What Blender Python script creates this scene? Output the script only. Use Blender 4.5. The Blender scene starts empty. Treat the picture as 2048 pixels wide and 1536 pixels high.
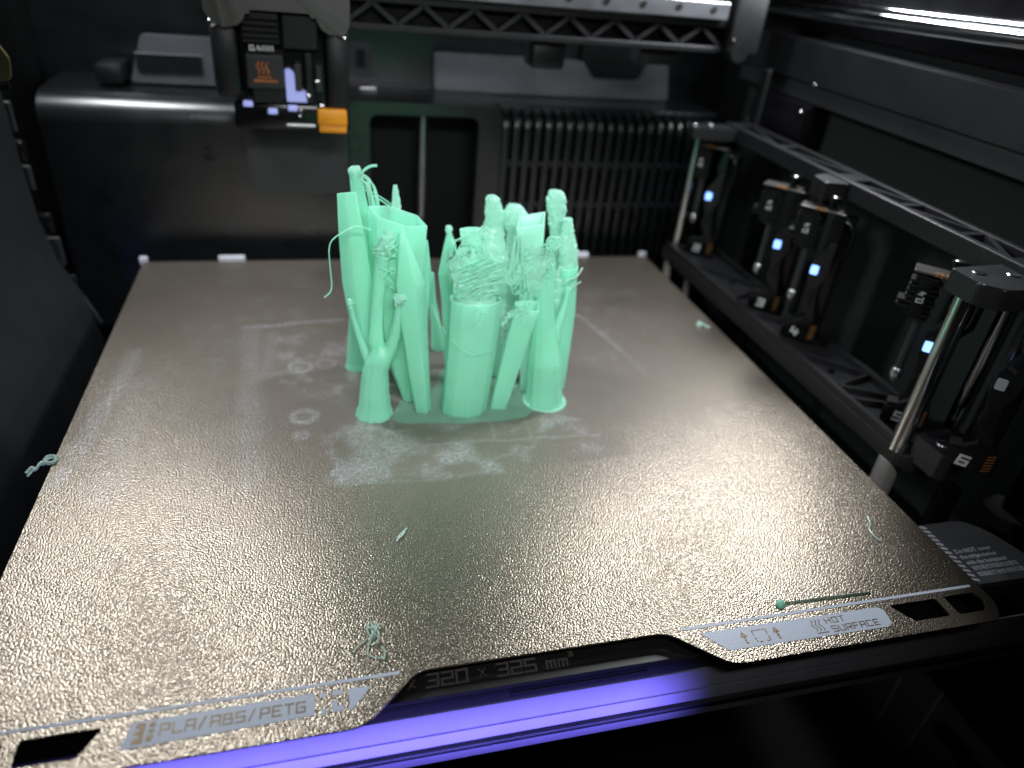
import bpy, bmesh, math, random
import numpy as np
from mathutils import Vector, Matrix, noise
random.seed(7)
MM = 0.001
S = bpy.context.scene
COL = S.collection

# ------------------------------------------------------------------ camera
cam_d = bpy.data.cameras.new('camera')
cam = bpy.data.objects.new('camera', cam_d)
COL.objects.link(cam)
R_ = Vector((0.96721021, -0.23890499, 0.08619054))
D_ = Vector((-0.05452198, -0.52676319, -0.84826169))
F_ = Vector((0.24805596, 0.81574809, -0.52251631))
m = Matrix((R_, -D_, -F_)).transposed().to_4x4()
m.translation = Vector((111.77, -132.47, 202.40)) * MM
cam.matrix_world = m
cam_d.sensor_width = 36
cam_d.lens = 1451.48 / 2048 * 36
cam_d.clip_start = 0.01
cam_d.clip_end = 20
cam_d.dof.use_dof = True
cam_d.dof.focus_distance = 0.272
cam_d.dof.aperture_fstop = 25.5 / 4.0          # about 4 mm entrance pupil
S.camera = cam

# ------------------------------------------------------------------ world and lamps
w = bpy.data.worlds.new('World')
S.world = w
w.use_nodes = True
w.node_tree.nodes['Background'].inputs[0].default_value = (0.60, 0.70, 0.72, 1)
w.node_tree.nodes['Background'].inputs[1].default_value = 0.006


def area(name, loc, target, sx, sy, power, color):
    l = bpy.data.lights.new(name, 'AREA')
    l.shape = 'RECTANGLE'
    l.size = sx * MM
    l.size_y = sy * MM
    l.energy = power
    l.color = color
    o = bpy.data.objects.new(name, l)
    COL.objects.link(o)
    o.location = Vector(loc) * MM
    d = (Vector(target) - Vector(loc)).normalized()
    o.rotation_euler = d.to_track_quat('-Z', 'Y').to_euler()
    return o


area('chamber_lamp', (-46, 335, 300), (100, 170, 0), 34, 150, 1.25, (0.93, 0.96, 1.0))
area('chamber_lamp', (430, 280, 236), (230, 170, 0), 34, 150, 1.25, (0.93, 0.96, 1.0))
fl = area('front_lamp', (165, -150, 330), (185, 175, 45), 220, 40, 0.27, (0.97, 0.98, 1.0))
fl.data.spread = math.radians(56)
bl = area('blue_band_fill', (95, -38, -9), (95, 8, -22), 260, 6, 0.155, (0.19, 0.16, 1.0))  # unseen blue lamp added to colour the bed's front bands
bl.data.spread = math.radians(42)

S.view_settings.view_transform = 'Standard'
S.view_settings.look = 'None'
S.view_settings.exposure = 0.0
S.view_settings.gamma = 1
S.view_settings.use_curve_mapping = False

# ------------------------------------------------------------------ materials
def newmat(name):
    mt = bpy.data.materials.new(name)
    mt.use_nodes = True
    nt = mt.node_tree
    return mt, nt, nt.nodes['Principled BSDF']


def math_n(nt, op, a, b=None, c=None, clamp=False):
    n = nt.nodes.new('ShaderNodeMath')
    n.operation = op
    n.use_clamp = clamp
    for i, v in enumerate((a, b, c)):
        if v is None:
            continue
        if hasattr(v, 'is_output'):
            nt.links.new(v, n.inputs[i])
        else:
            n.inputs[i].default_value = v
    return n.outputs[0]


def vmath(nt, op, a, b=None, scale=None):
    n = nt.nodes.new('ShaderNodeVectorMath')
    n.operation = op
    for i, v in enumerate((a, b)):
        if v is None:
            continue
        if hasattr(v, 'is_output'):
            nt.links.new(v, n.inputs[i])
        else:
            n.inputs[i].default_value = v
    if scale is not None:
        if hasattr(scale, 'is_output'):
            nt.links.new(scale, n.inputs['Scale'])
        else:
            n.inputs['Scale'].default_value = scale
    return n.outputs['Value'] if op in ('LENGTH', 'DOT_PRODUCT', 'DISTANCE') else n.outputs[0]


def mixc(nt, f, a, b):
    n = nt.nodes.new('ShaderNodeMix')
    n.data_type = 'RGBA'
    for i, v in ((0, f), (6, a), (7, b)):
        if hasattr(v, 'is_output'):
            nt.links.new(v, n.inputs[i])
        else:
            n.inputs[i].default_value = v if i == 0 else (*v, 1)
    return n.outputs[2]


def wpos(nt):
    g = nt.nodes.new('ShaderNodeNewGeometry')
    return vmath(nt, 'SCALE', g.outputs['Position'], scale=1000.0)     # millimetres


def noise_n(nt, vec, scale, detail=2.0, rough=0.5):
    n = nt.nodes.new('ShaderNodeTexNoise')
    n.inputs['Scale'].default_value = scale
    n.inputs['Detail'].default_value = detail
    n.inputs['Roughness'].default_value = rough
    nt.links.new(vec, n.inputs['Vector'])
    return n.outputs['Fac']


def bump_n(nt, bs, height, strength, dist):
    b = nt.nodes.new('ShaderNodeBump')
    b.inputs['Strength'].default_value = strength
    b.inputs['Distance'].default_value = dist
    nt.links.new(height, b.inputs['Height'])
    nt.links.new(b.outputs[0], bs.inputs['Normal'])


def smooth(nt, v, lo, hi):
    n = nt.nodes.new('ShaderNodeMapRange')
    n.interpolation_type = 'SMOOTHSTEP'
    nt.links.new(v, n.inputs[0])
    n.inputs[1].default_value = lo
    n.inputs[2].default_value = hi
    return n.outputs[0]


def plastic(name, col, rough, bump=0.15, bscale=2.5, metal=0.0, spec=0.5, dust=0.0):
    mt, nt, bs = newmat(name)
    p = wpos(nt)
    n = noise_n(nt, p, bscale, 3)
    big = noise_n(nt, p, 0.06, 4)
    c = mixc(nt, big, tuple(k * 0.75 for k in col), tuple(k * 1.25 for k in col))
    if dust:
        f = math_n(nt, 'MULTIPLY', smooth(nt, noise_n(nt, p, 0.9, 5, 0.7), 0.62, 0.75), dust)
        c = mixc(nt, f, c, (0.25, 0.25, 0.26))
    nt.links.new(c, bs.inputs['Base Color'])
    r = math_n(nt, 'MULTIPLY_ADD', big, 0.16, rough - 0.08)
    nt.links.new(r, bs.inputs['Roughness'])
    bs.inputs['Metallic'].default_value = metal
    bs.inputs['Specular IOR Level'].default_value = spec
    if bump:
        bump_n(nt, bs, n, bump, 0.0003)
    return mt


def emit(name, col, strength):
    mt, nt, bs = newmat(name)
    bs.inputs['Base Color'].default_value = (*col, 1)
    bs.inputs['Emission Color'].default_value = (*col, 1)
    bs.inputs['Emission Strength'].default_value = strength
    bs.inputs['Roughness'].default_value = 0.4
    return mt


def seg_dist(nt, p2, a, b):
    a = Vector((a[0], a[1], 0)); b = Vector((b[0], b[1], 0))
    ba = b - a
    pa = vmath(nt, 'SUBTRACT', p2, tuple(a))
    h = math_n(nt, 'DIVIDE', vmath(nt, 'DOT_PRODUCT', pa, tuple(ba)), ba.length_squared, clamp=True)
    q = nt.nodes.new('ShaderNodeCombineXYZ')
    for i in range(3):
        nt.links.new(math_n(nt, 'MULTIPLY', h, ba[i]), q.inputs[i])
    return vmath(nt, 'DISTANCE', pa, q.outputs[0])


def plate_material(name, coat=None):
    """textured gold PEI sheet; with coat = printed ink on the same grain"""
    mt, nt, bs = newmat(name)
    p = wpos(nt)
    sep = nt.nodes.new('ShaderNodeSeparateXYZ')
    nt.links.new(p, sep.inputs[0])
    fl = nt.nodes.new('ShaderNodeCombineXYZ')
    nt.links.new(sep.outputs[0], fl.inputs[0])
    nt.links.new(sep.outputs[1], fl.inputs[1])
    p2 = fl.outputs[0]
    v = nt.nodes.new('ShaderNodeTexVoronoi')
    v.feature = 'F1'
    v.voronoi_dimensions = '2D'
    v.inputs['Scale'].default_value = 1.35
    v.inputs['Randomness'].default_value = 1.0
    nt.links.new(p2, v.inputs['Vector'])
    g = noise_n(nt, p2, 1.7, 1.0, 0.5)
    h = math_n(nt, 'ADD', math_n(nt, 'MULTIPLY', v.outputs['Distance'], -0.75), math_n(nt, 'MULTIPLY', g, 0.6))
    if coat is None:
        # residue left by earlier prints: masks stored on the sheet's own mesh, broken up by fine noise
        at_ = nt.nodes.new('ShaderNodeAttribute')
        at_.attribute_name = 'wear'
        sc = nt.nodes.new('ShaderNodeSeparateColor')
        nt.links.new(at_.outputs['Color'], sc.inputs[0])
        n2 = noise_n(nt, p2, 0.6, 4, 0.72)
        chalk = math_n(nt, 'MULTIPLY', sc.outputs[0], smooth(nt, n2, 0.28, 0.72), clamp=True)
        dull = sc.outputs[1]
        hue = mixc(nt, n2, (0.28, 0.235, 0.178), (0.36, 0.315, 0.26))
        c = mixc(nt, dull, hue, (0.15, 0.135, 0.124))
        c = mixc(nt, chalk, c, (0.55, 0.57, 0.61))
        nt.links.new(c, bs.inputs['Base Color'])
        both = math_n(nt, 'MAXIMUM', math_n(nt, 'MULTIPLY', dull, 0.9), chalk)
        nt.links.new(math_n(nt, 'MULTIPLY_ADD', both, -0.75, 0.95, clamp=True), bs.inputs['Metallic'])
        nt.links.new(math_n(nt, 'MULTIPLY_ADD', both, 0.25, 0.277), bs.inputs['Roughness'])
        bump_n(nt, bs, h, 1.0, 0.000155)
    else:
        n2 = noise_n(nt, p2, 0.8, 4, 0.7)
        nt.links.new(mixc(nt, n2, tuple(k * 0.85 for k in coat), coat), bs.inputs['Base Color'])
        bs.inputs['Roughness'].default_value = 0.45
        bump_n(nt, bs, h, 0.4, 0.00008)
    return mt


def resin(name, col, trans=0.35, rough=0.32, clear=0.0, sss=0.75, even=False):
    """translucent printed filament with fine layer lines"""
    mt, nt, bs = newmat(name)
    p = wpos(nt)
    bs.inputs['Roughness'].default_value = rough
    big = noise_n(nt, p, 0.05, 3)
    nt.links.new(mixc(nt, big, tuple(k * 0.9 for k in col), tuple(min(1, k * 1.08) for k in col)), bs.inputs['Base Color'])
    bs.inputs['Subsurface Weight'].default_value = sss
    bs.inputs['Subsurface Radius'].default_value = (0.6, 1.0, 0.8)
    bs.inputs['Subsurface Scale'].default_value = 0.004
    bs.inputs['IOR'].default_value = 1.5
    sep = nt.nodes.new('ShaderNodeSeparateXYZ')
    nt.links.new(p, sep.inputs[0])
    ly = math_n(nt, 'SINE', math_n(nt, 'MULTIPLY', sep.outputs[2], 2 * math.pi / 0.45))
    st = nt.nodes.new('ShaderNodeCombineXYZ')
    nt.links.new(math_n(nt, 'MULTIPLY', sep.outputs[2], 1.7), st.inputs[2])
    band = noise_n(nt, st.outputs[0], 1.0, 3)
    hgt = math_n(nt, 'ADD', math_n(nt, 'MULTIPLY', ly, 0.25), math_n(nt, 'MULTIPLY', band, 0.8))
    hgt = math_n(nt, 'ADD', hgt, math_n(nt, 'MULTIPLY', noise_n(nt, p, 0.35, 3), 0.8))
    bump_n(nt, bs, hgt, 0.35, 0.00015)
    tr = nt.nodes.new('ShaderNodeBsdfTranslucent')
    tr.inputs[0].default_value = (min(1, col[0] * 1.3), min(1, col[1] * 1.15), min(1, col[2] * 1.2), 1)
    mx = nt.nodes.new('ShaderNodeMixShader')
    mx.inputs[0].default_value = trans
    nt.links.new(bs.outputs[0], mx.inputs[1])
    nt.links.new(tr.outputs[0], mx.inputs[2])
    out = nt.nodes['Material Output']
    last = mx.outputs[0]
    if clear:
        tp = nt.nodes.new('ShaderNodeBsdfTransparent')
        tp.inputs[0].default_value = (0.86, 1, 0.94, 1)
        m2 = nt.nodes.new('ShaderNodeMixShader')
        # the thin printed wall is densest where it is seen edge on
        lw = nt.nodes.new('ShaderNodeLayerWeight')
        lw.inputs[0].default_value = 0.5
        nt.links.new(math_n(nt, 'MULTIPLY', math_n(nt, 'SUBTRACT', 1.0, lw.outputs['Facing']), clear * 1.3, clamp=True), m2.inputs[0])
        if even:
            nt.links.remove(m2.inputs[0].links[0])
            m2.inputs[0].default_value = clear
        nt.links.new(last, m2.inputs[1])
        nt.links.new(tp.outputs[0], m2.inputs[2])
        last = m2.outputs[0]
    nt.links.new(last, out.inputs[0])
    return mt


MINT = (0.38, 0.89, 0.66)
M = dict(
    plate=plate_material('gold_textured_sheet'),
    ink=plate_material('pale_ink', (0.52, 0.58, 0.69)),
    bare=plastic('bare_gold', (0.15, 0.115, 0.075), 0.42, 0.5, 1.4, metal=0.85),
    edge=plastic('gold_edge', (0.45, 0.33, 0.2), 0.35, 0, metal=0.9),
    black=plastic('black_plastic', (0.007, 0.008, 0.009), 0.42, 0.25, 1.8),
    gloss=plastic('glossy_black', (0.005, 0.005, 0.006), 0.22, 0.05),
    matte=plastic('matte_black', (0.004, 0.005, 0.0055), 0.6, 0.3, 1.2, spec=0.25),
    cast=plastic('cast_dark_metal', (0.015, 0.0155, 0.017), 0.42, 0.4, 2.2, spec=0.5, dust=0.06),
    wall=plastic('chamber_black', (0.005, 0.0065, 0.0075), 0.30, 0.06, 1.5, spec=1.0),
    grey=plastic('dark_grey', (0.024, 0.026, 0.028), 0.5, 0.25, 1.5),
    light=plastic('warm_grey_cover', (0.11, 0.11, 0.103), 0.5, 0.2),
    slot=plastic('grey_satin', (0.085, 0.088, 0.098), 0.5, 0.2),
    green=plastic('dark_green_felt', (0.012, 0.018, 0.016), 0.9, 0.8, 0.8),
    side=plastic('side_panel_black', (0.009, 0.012, 0.0145), 0.6, 0.4, 0.8),
    chrome=plastic('chrome', (0.75, 0.76, 0.78), 0.13, 0, metal=1.0),
    steel=plastic('brushed_steel', (0.55, 0.56, 0.58), 0.3, 0.1, metal=1.0),
    screw=plastic('screw_steel', (0.42, 0.42, 0.43), 0.25, 0, metal=1.0),
    rail=plastic('rail_steel', (0.5, 0.52, 0.56), 0.33, 0.1, metal=0.9),
    post=plastic('satin_post', (0.55, 0.53, 0.50), 0.35, 0.05, metal=0.4),
    olive=plastic('olive_plastic', (0.050, 0.044, 0.012), 0.6, 0.1),
    pcb=plastic('pale_board', (0.045, 0.043, 0.037), 0.4, 0.1),
    orange=plastic('orange_silicone', (0.85, 0.33, 0.012), 0.45, 0.1),
    orange_ink=plastic('orange_ink', (0.30, 0.13, 0.025), 0.6, 0),
    heat_ink=plastic('heat_orange_ink', (0.42, 0.13, 0.025), 0.6, 0),
    white_ink=plastic('white_ink', (0.68, 0.69, 0.70), 0.6, 0),
    dim_ink=plastic('dim_grey_ink', (0.090, 0.081, 0.071), 0.55, 0),
    barline=plastic('front_bar_black', (0.009, 0.0085, 0.008), 0.4, 0.1),
    band=plastic('front_band', (0.12, 0.12, 0.13), 0.5, 0.02, 1.0),
    tab=plastic('sticker_grey', (0.075, 0.076, 0.082), 0.5, 0.15),
    tabink=plastic('sticker_ink', (0.55, 0.57, 0.64), 0.5, 0.05),
    pin=plastic('white_pin', (0.72, 0.74, 0.82), 0.4, 0.05),
    led=emit('indicator_light', (0.22, 0.42, 1.0), 2.6),
    led_off=plastic('indicator_off', (0.42, 0.43, 0.45), 0.4, 0),
    nozglow=emit('nozzle_light_glow', (0.36, 0.40, 0.80), 0.55),  # emission for the nozzle LED, and for its light on shield and feet
    mint=resin('mint_filament', MINT, 0.30, 0.28, 0.22),
    mint_rough=resin('mint_filament_rough', (0.50, 0.93, 0.74), 0.4, 0.22, 0.12),
    mint_clear=resin('mint_filament_thin', (0.48, 0.92, 0.74), 0.35, 0.16, 0.22, 0),
    brim=resin('mint_brim_film', (0.50, 0.80, 0.68), 0.1, 0.3, 0.87, 0, True),
    strand=resin('mint_strand', (0.47, 0.92, 0.73), 0.45, 0.2, 0.0, 0),
    scrap=resin('pale_scrap', (0.62, 0.82, 0.74), 0.4, 0.2, 0.0, 0),
    smear=resin('dark_smear', (0.05, 0.11, 0.08), 0.1, 0.15, 0.35, 0),
)


# ------------------------------------------------------------------ geometry helpers (millimetres in)
class B:
    def __init__(s):
        s.bm = bmesh.new()

    def box(s, x0, x1, y0, y1, z0, z1, bev=0.0, seg=2):
        r = bmesh.ops.create_cube(s.bm, size=1)
        vs = r['verts']
        for v in vs:
            v.co = Vector((x0 + (v.co.x + .5) * (x1 - x0), y0 + (v.co.y + .5) * (y1 - y0), z0 + (v.co.z + .5) * (z1 - z0)))
        if bev:
            es = list({e for v in vs for e in v.link_edges})
            bmesh.ops.bevel(s.bm, geom=es, offset=bev, segments=seg, affect='EDGES', profile=0.5)
        return s

    def bar(s, a, b, w, h, up=(0, 0, 1)):
        a = Vector(a); b = Vector(b)
        d = (b - a); L = d.length; d.normalize()
        side = d.cross(Vector(up)).normalized(); u = side.cross(d)
        vs = []
        for t in (0, L):
            for su, sv in ((-1, -1), (1, -1), (1, 1), (-1, 1)):
                vs.append(s.bm.verts.new(a + d * t + side * su * w / 2 + u * sv * h / 2))
        for f in ((3, 2, 1, 0), (4, 5, 6, 7), (0, 1, 5, 4), (1, 2, 6, 5), (2, 3, 7, 6), (3, 0, 4, 7)):
            s.bm.faces.new([vs[i] for i in f])
        return s

    def tube(s, pts, rad, n=8, cap=True):
        pts = [Vector(p) for p in pts]
        if not hasattr(rad, '__len__'):
            rad = [rad] * len(pts)
        rings = []
        prev = None
        for i, p in enumerate(pts):
            t = (pts[min(i + 1, len(pts) - 1)] - pts[max(i - 1, 0)]).normalized()
            if prev is None:
                ref = Vector((0, 0, 1)) if abs(t.z) < .9 else Vector((1, 0, 0))
                u = t.cross(ref).normalized()
            else:
                u = (prev - t * prev.dot(t)).normalized()
            prev = u
            v = t.cross(u)
            rings.append([s.bm.verts.new(p + (u * math.cos(2 * math.pi * k / n) + v * math.sin(2 * math.pi * k / n)) * rad[i]) for k in range(n)])
        for a, b in zip(rings, rings[1:]):
            for k in range(n):
                s.bm.faces.new((a[k], a[(k + 1) % n], b[(k + 1) % n], b[k]))
        if cap:
            s.bm.faces.new(rings[0][::-1])
            s.bm.faces.new(rings[-1])
        return s

    def cyl(s, a, b, r, n=20):
        return s.tube([a, b], r, n)

    def prism(s, pts, axis, lo, hi, bev=0.0):
        """2-D outline extruded along an axis: x -> pts are (y,z), y -> (x,z), z -> (x,y)"""
        def mk(q, t):
            return {'x': Vector((t, q[0], q[1])), 'y': Vector((q[0], t, q[1])), 'z': Vector((q[0], q[1], t))}[axis]
        a = [s.bm.verts.new(mk(q, lo)) for q in pts]
        b = [s.bm.verts.new(mk(q, hi)) for q in pts]
        n = len(pts)
        fs = [s.bm.faces.new(a[::-1]), s.bm.faces.new(b)]
        for k in range(n):
            fs.append(s.bm.faces.new((a[k], a[(k + 1) % n], b[(k + 1) % n], b[k])))
        if bev:
            es = list(set(fs[0].edges) | set(fs[1].edges))
            bmesh.ops.bevel(s.bm, geom=es, offset=bev, segments=2, affect='EDGES', profile=0.5)
        return s

    def holed(s, outer, holes, lo, hi):
        edges = []
        for loop in [outer] + holes:
            vs = [s.bm.verts.new((q[0], q[1], hi)) for q in loop]
            for k in range(len(vs)):
                edges.append(s.bm.edges.new((vs[k], vs[(k + 1) % len(vs)])))
        r = bmesh.ops.triangle_fill(s.bm, use_beauty=True, edges=edges)
        fs = [f for f in r['geom'] if isinstance(f, bmesh.types.BMFace)]
        ex = bmesh.ops.extrude_face_region(s.bm, geom=fs)
        for v in ex['geom']:
            if isinstance(v, bmesh.types.BMVert):
                v.co.z = lo
        return s

    def sphere(s, c, r, sq=(1, 1, 1), sub=2):
        q = bmesh.ops.create_icosphere(s.bm, subdivisions=sub, radius=1)
        for v in q['verts']:
            v.co = Vector((c[0] + v.co.x * r * sq[0], c[1] + v.co.y * r * sq[1], c[2] + v.co.z * r * sq[2]))
        return s

    def done(s, name, mat, parent=None, smooth=None):
        bmesh.ops.recalc_face_normals(s.bm, faces=s.bm.faces)
        bmesh.ops.scale(s.bm, vec=(MM, MM, MM), verts=s.bm.verts)
        me = bpy.data.meshes.new(name)
        s.bm.to_mesh(me)
        s.bm.free()
        if smooth is not None:
            me.shade_smooth()
            try:
                me.set_sharp_from_angle(angle=math.radians(smooth))
            except Exception:
                pass
        me.materials.append(M[mat] if isinstance(mat, str) else mat)
        o = bpy.data.objects.new(name, me)
        COL.objects.link(o)
        if parent is not None:
            o.parent = parent
        return o


def tag(o, label, cat, group=None):
    o['label'] = label
    o['category'] = cat
    if group:
        o['group'] = group
    return o


def thing(name, label, cat, loc=(0, 0, 0), rz=0.0, group=None):
    o = bpy.data.objects.new(name, None)
    o.empty_display_size = 0.01
    COL.objects.link(o)
    o.location = Vector(loc) * MM
    o.rotation_euler = (0, 0, rz)
    return tag(o, label, cat, group)


def structure(o):
    o['kind'] = 'structure'
    return o


def rounded(pts, r, seg=4):
    out = []
    n = len(pts)
    for i, p in enumerate(pts):
        rr = r[i] if hasattr(r, '__len__') else r
        p = Vector(p[:2]); a = Vector(pts[i - 1][:2]) - p; b = Vector(pts[(i + 1) % n][:2]) - p
        if rr <= 0:
            out.append(tuple(p)); continue
        k = min(rr, a.length * .45, b.length * .45)
        a = p + a.normalized() * k; b = p + b.normalized() * k
        for t in range(seg + 1):
            t /= seg
            q = a * (1 - t) ** 2 + p * 2 * t * (1 - t) + b * t * t
            out.append(tuple(q))
    return out


# ---- square stroke lettering
GL = {
    'P': [[(0, 0), (0, 1), (1, 1), (1, .45), (0, .45)]], 'L': [[(0, 1), (0, 0), (1, 0)]],
    'A': [[(0, 0), (0, 1), (1, 1), (1, 0)], [(0, .45), (1, .45)]], '/': [[(.1, -.05), (.7, 1.05)]],
    'B': [[(0, 0), (0, 1), (.85, 1), (.85, .5), (0, .5)], [(.85, .5), (1, .5), (1, 0), (0, 0)]],
    'S': [[(1, 1), (0, 1), (0, .5), (1, .5), (1, 0), (0, 0)]], 'E': [[(1, 1), (0, 1), (0, 0), (1, 0)], [(0, .5), (.8, .5)]],
    'T': [[(0, 1), (1, 1)], [(.5, 1), (.5, 0)]], 'G': [[(1, 1), (0, 1), (0, 0), (1, 0), (1, .5), (.5, .5)]],
    'H': [[(0, 0), (0, 1)], [(1, 0), (1, 1)], [(0, .5), (1, .5)]], 'O': [[(0, 0), (0, 1), (1, 1), (1, 0), (0, 0)]],
    'U': [[(0, 1), (0, 0), (1, 0), (1, 1)]], 'R': [[(0, 0), (0, 1), (1, 1), (1, .45), (0, .45)], [(.5, .45), (1, 0)]],
    'F': [[(0, 0), (0, 1), (1, 1)], [(0, .5), (.8, .5)]], 'C': [[(1, 1), (0, 1), (0, 0), (1, 0)]],
    '0': [[(0, 0), (0, 1), (1, 1), (1, 0), (0, 0)]], '2': [[(0, 1), (1, 1), (1, .5), (0, .5), (0, 0), (1, 0)]],
    '3': [[(0, 1), (1, 1), (1, 0), (0, 0)], [(.15, .5), (1, .5)]], '4': [[(.1, 1), (0, .4), (1, .4)], [(.75, .75), (.75, 0)]],
    '5': [[(1, 1), (0, 1), (0, .5), (1, .5), (1, 0), (0, 0)]], '6': [[(1, 1), (0, 1), (0, 0), (1, 0), (1, .5), (0, .5)]],
    'x': [[(0, .1), (.9, .75)], [(0, .75), (.9, .1)]], '.': [[(.1, 0), (.1, .12)]],
    'm': [[(0, 0), (0, .6), (1, .6), (1, 0)], [(.5, .6), (.5, 0)]], ' ': [],
}


def letters(text, x, y, h, w, gap, wt, put, depth, name, mat, parent, slant=0.0):
    """lettering built from flat bars; put(u, v, d) maps text space to millimetres; one mesh per line of print"""
    b = B()
    cx = x
    lay = 0
    for ch in text:
        cw = w * (0.35 if ch == '.' else 0.5 if ch == ' ' else 1)
        for st in GL[ch]:
            for (a0, a1), (b0, b1) in zip(st, st[1:]):
                lay += 1
                A = Vector((cx + a0 * cw + slant * a1 * h, y + a1 * h)); Bv = Vector((cx + b0 * cw + slant * b1 * h, y + b1 * h))
                d = Bv - A
                if d.length < 1e-6:
                    continue
                d.normalize(); nrm = Vector((-d.y, d.x))
                A -= d * wt / 2; Bv += d * wt / 2
                top = depth * (1 + 0.04 * (lay % 7))
                q = [A - nrm * wt / 2, Bv - nrm * wt / 2, Bv + nrm * wt / 2, A + nrm * wt / 2]
                lo = [b.bm.verts.new(put(k.x, k.y, 0)) for k in q]
                hi = [b.bm.verts.new(put(k.x, k.y, top)) for k in q]
                b.bm.faces.new(hi)
                for k in range(4):
                    b.bm.faces.new((lo[k], lo[(k + 1) % 4], hi[(k + 1) % 4], hi[k]))
        cx += cw + gap
    return b.done(name, mat, parent)


# ================================================================== SETTING
# chamber shell -----------------------------------------------------
structure(B().box(-140, 480, -140, 480, -150, -146).done('chamber_floor', 'matte'))
structure(B().box(-140, 480, 452, 458, -146, 344.9).done('rear_wall', 'wall'))
rw = structure(B().box(446, 452, -140, 452, -146, 344.9).done('right_wall', 'matte'))
structure(B().box(-66, -60, -140, 452, -146, 344.9).done('left_wall', 'matte'))
structure(B().box(-140, 480, 20, 458, 345, 350).done('chamber_ceiling', 'matte'))
structure(B().box(-60, 446, -128, -124, -146, -34).done('front_sill', 'matte'))
for sa, sb_ in (((431.7, 71.4), (364, 27.5)), ((454.9, 60.4), (386.7, 23.1))):
    B().bar((sa[0], sa[1], -145.6), (sb_[0], sb_[1], -145.6), 1.6, 1.0).done('floor_streak', 'grey', bpy.data.objects['chamber_floor'])  # slim lighter strips drawn for faint streaks
# felt covered panel on the right wall
tag(B().box(439, 445.9, -60, 400, -60, 136, 1).done('felt_panel', 'green'), 'dark green felt panel on the right chamber wall behind the tool rack', 'wall panel')

# rear housing on the left: long rounded box -------------------------
hs = thing('rear_housing', 'long black housing with rounded top edge along the rear wall, left of the toolhead', 'housing', (15, 385, 0))
def at(o, b, name, mat, smooth=None):
    r = b.done(name, mat, o, smooth)
    r.matrix_parent_inverse = Matrix.Translation(-o.location) if not any(o.rotation_euler) else o.matrix_basis.inverted()
    return r

prof = [(452 - 1, -60), (385, -60), (385, 82)]
for k in range(9):
    a = math.pi / 2 * k / 8
    prof.append((401 - 16 * math.cos(a), 82 + 16 * math.sin(a)))
prof.append((451, 99))
at(hs, B().prism(prof, 'x', -50, 136), 'casing', 'wall', 40)
b = B()
b.prism([(43, 384.6), (47, 384.6), (47, 384.9), (43, 384.9)], 'z', 59, 60)
at(hs, b, 'embossed_mark', 'grey')
em = B()
em.tube([(43, 384.6, 66), (45, 384.6, 68.5), (47, 384.6, 66)], 0.6, 6)
em.tube([(42, 384.6, 63), (43.5, 384.6, 61), (48, 384.6, 61), (49, 384.6, 63)], 0.6, 6)
em.tube([(44, 384.6, 63.6), (46.5, 384.6, 63.6)], 0.6, 6)
at(hs, em, 'embossed_mark', 'gloss')

# grey slotted panel behind it
sl = thing('slotted_panel', 'grey satin panel with one long rounded slot on top of the rear housing', 'vent panel', (26, 424, 99))
at(sl, B().prism(rounded([(-1, 100.2), (52, 100.2), (56, 129), (9, 129)], 2), 'y', 420, 428, 0.6), 'panel', 'slot')
at(sl, B().prism(rounded([(4, 107), (44, 107), (44, 117), (5, 117)], 3), 'y', 418.6, 419.9), 'slot', 'matte')
at(sl, B().tube([(4, 418.8, 118), (44, 418.8, 118.3)], 0.9, 8), 'slot_lip', 'slot')
tag(B().box(-20, -3, 410, 440, 99.5, 112, 3).done('cable_guide', 'black', None, 40), 'small black guide block beside the grey slotted panel', 'cable guide')

# purge bin under the toolhead
pb = thing('purge_bin', 'dark grey purge bin with rounded lower corners below the toolhead', 'bin', (101, 372, 44))
at(pb, B().prism(rounded([(71, 48), (75, 44), (132, 44), (134, 48), (134, 92), (71, 92)], [5, 5, 5, 5, 1, 1]), 'y', 366, 384.8, 1.5), 'front_shell', 'grey')
at(pb, B().box(72, 133, 360, 372, 90.5, 95.5, 1.0), 'lid', 'gloss')
at(pb, B().tube([(78, 359.6, 91), (79, 359.6, 98), (79.5, 359.6, 104)], 0.9, 8), 'wiper_strand', 'strand')

# opening with the guide rod ----------------------------------------
op = thing('rod_bay', 'dark recessed bay with rounded frame and a vertical rod behind the print', 'recess', (190, 385, 0))
b = B()
outer = rounded([(136.5, -60), (243, -60), (243, 101), (136.5, 101)], [0, 0, 9, 6])
hole = rounded([(150, -58), (226, -58), (226, 93), (150, 93)], [0, 0, 7, 7])
b.holed(outer, [hole], 0, 9)
for v in b.bm.verts:
    x, z, t = v.co
    v.co = Vector((x, 385 + t, z))
at(op, b, 'frame', 'wall')
at(op, B().box(137, 242.5, 430, 434, -60, 101), 'back_panel', 'matte')
at(op, B().box(137, 242.5, 394.5, 450, 97, 101), 'top_panel', 'wall')
at(op, B().cyl((189, 404, -60), (189, 404, 96.5), 3.2, 24), 'guide_rod', 'steel', 40)

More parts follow.
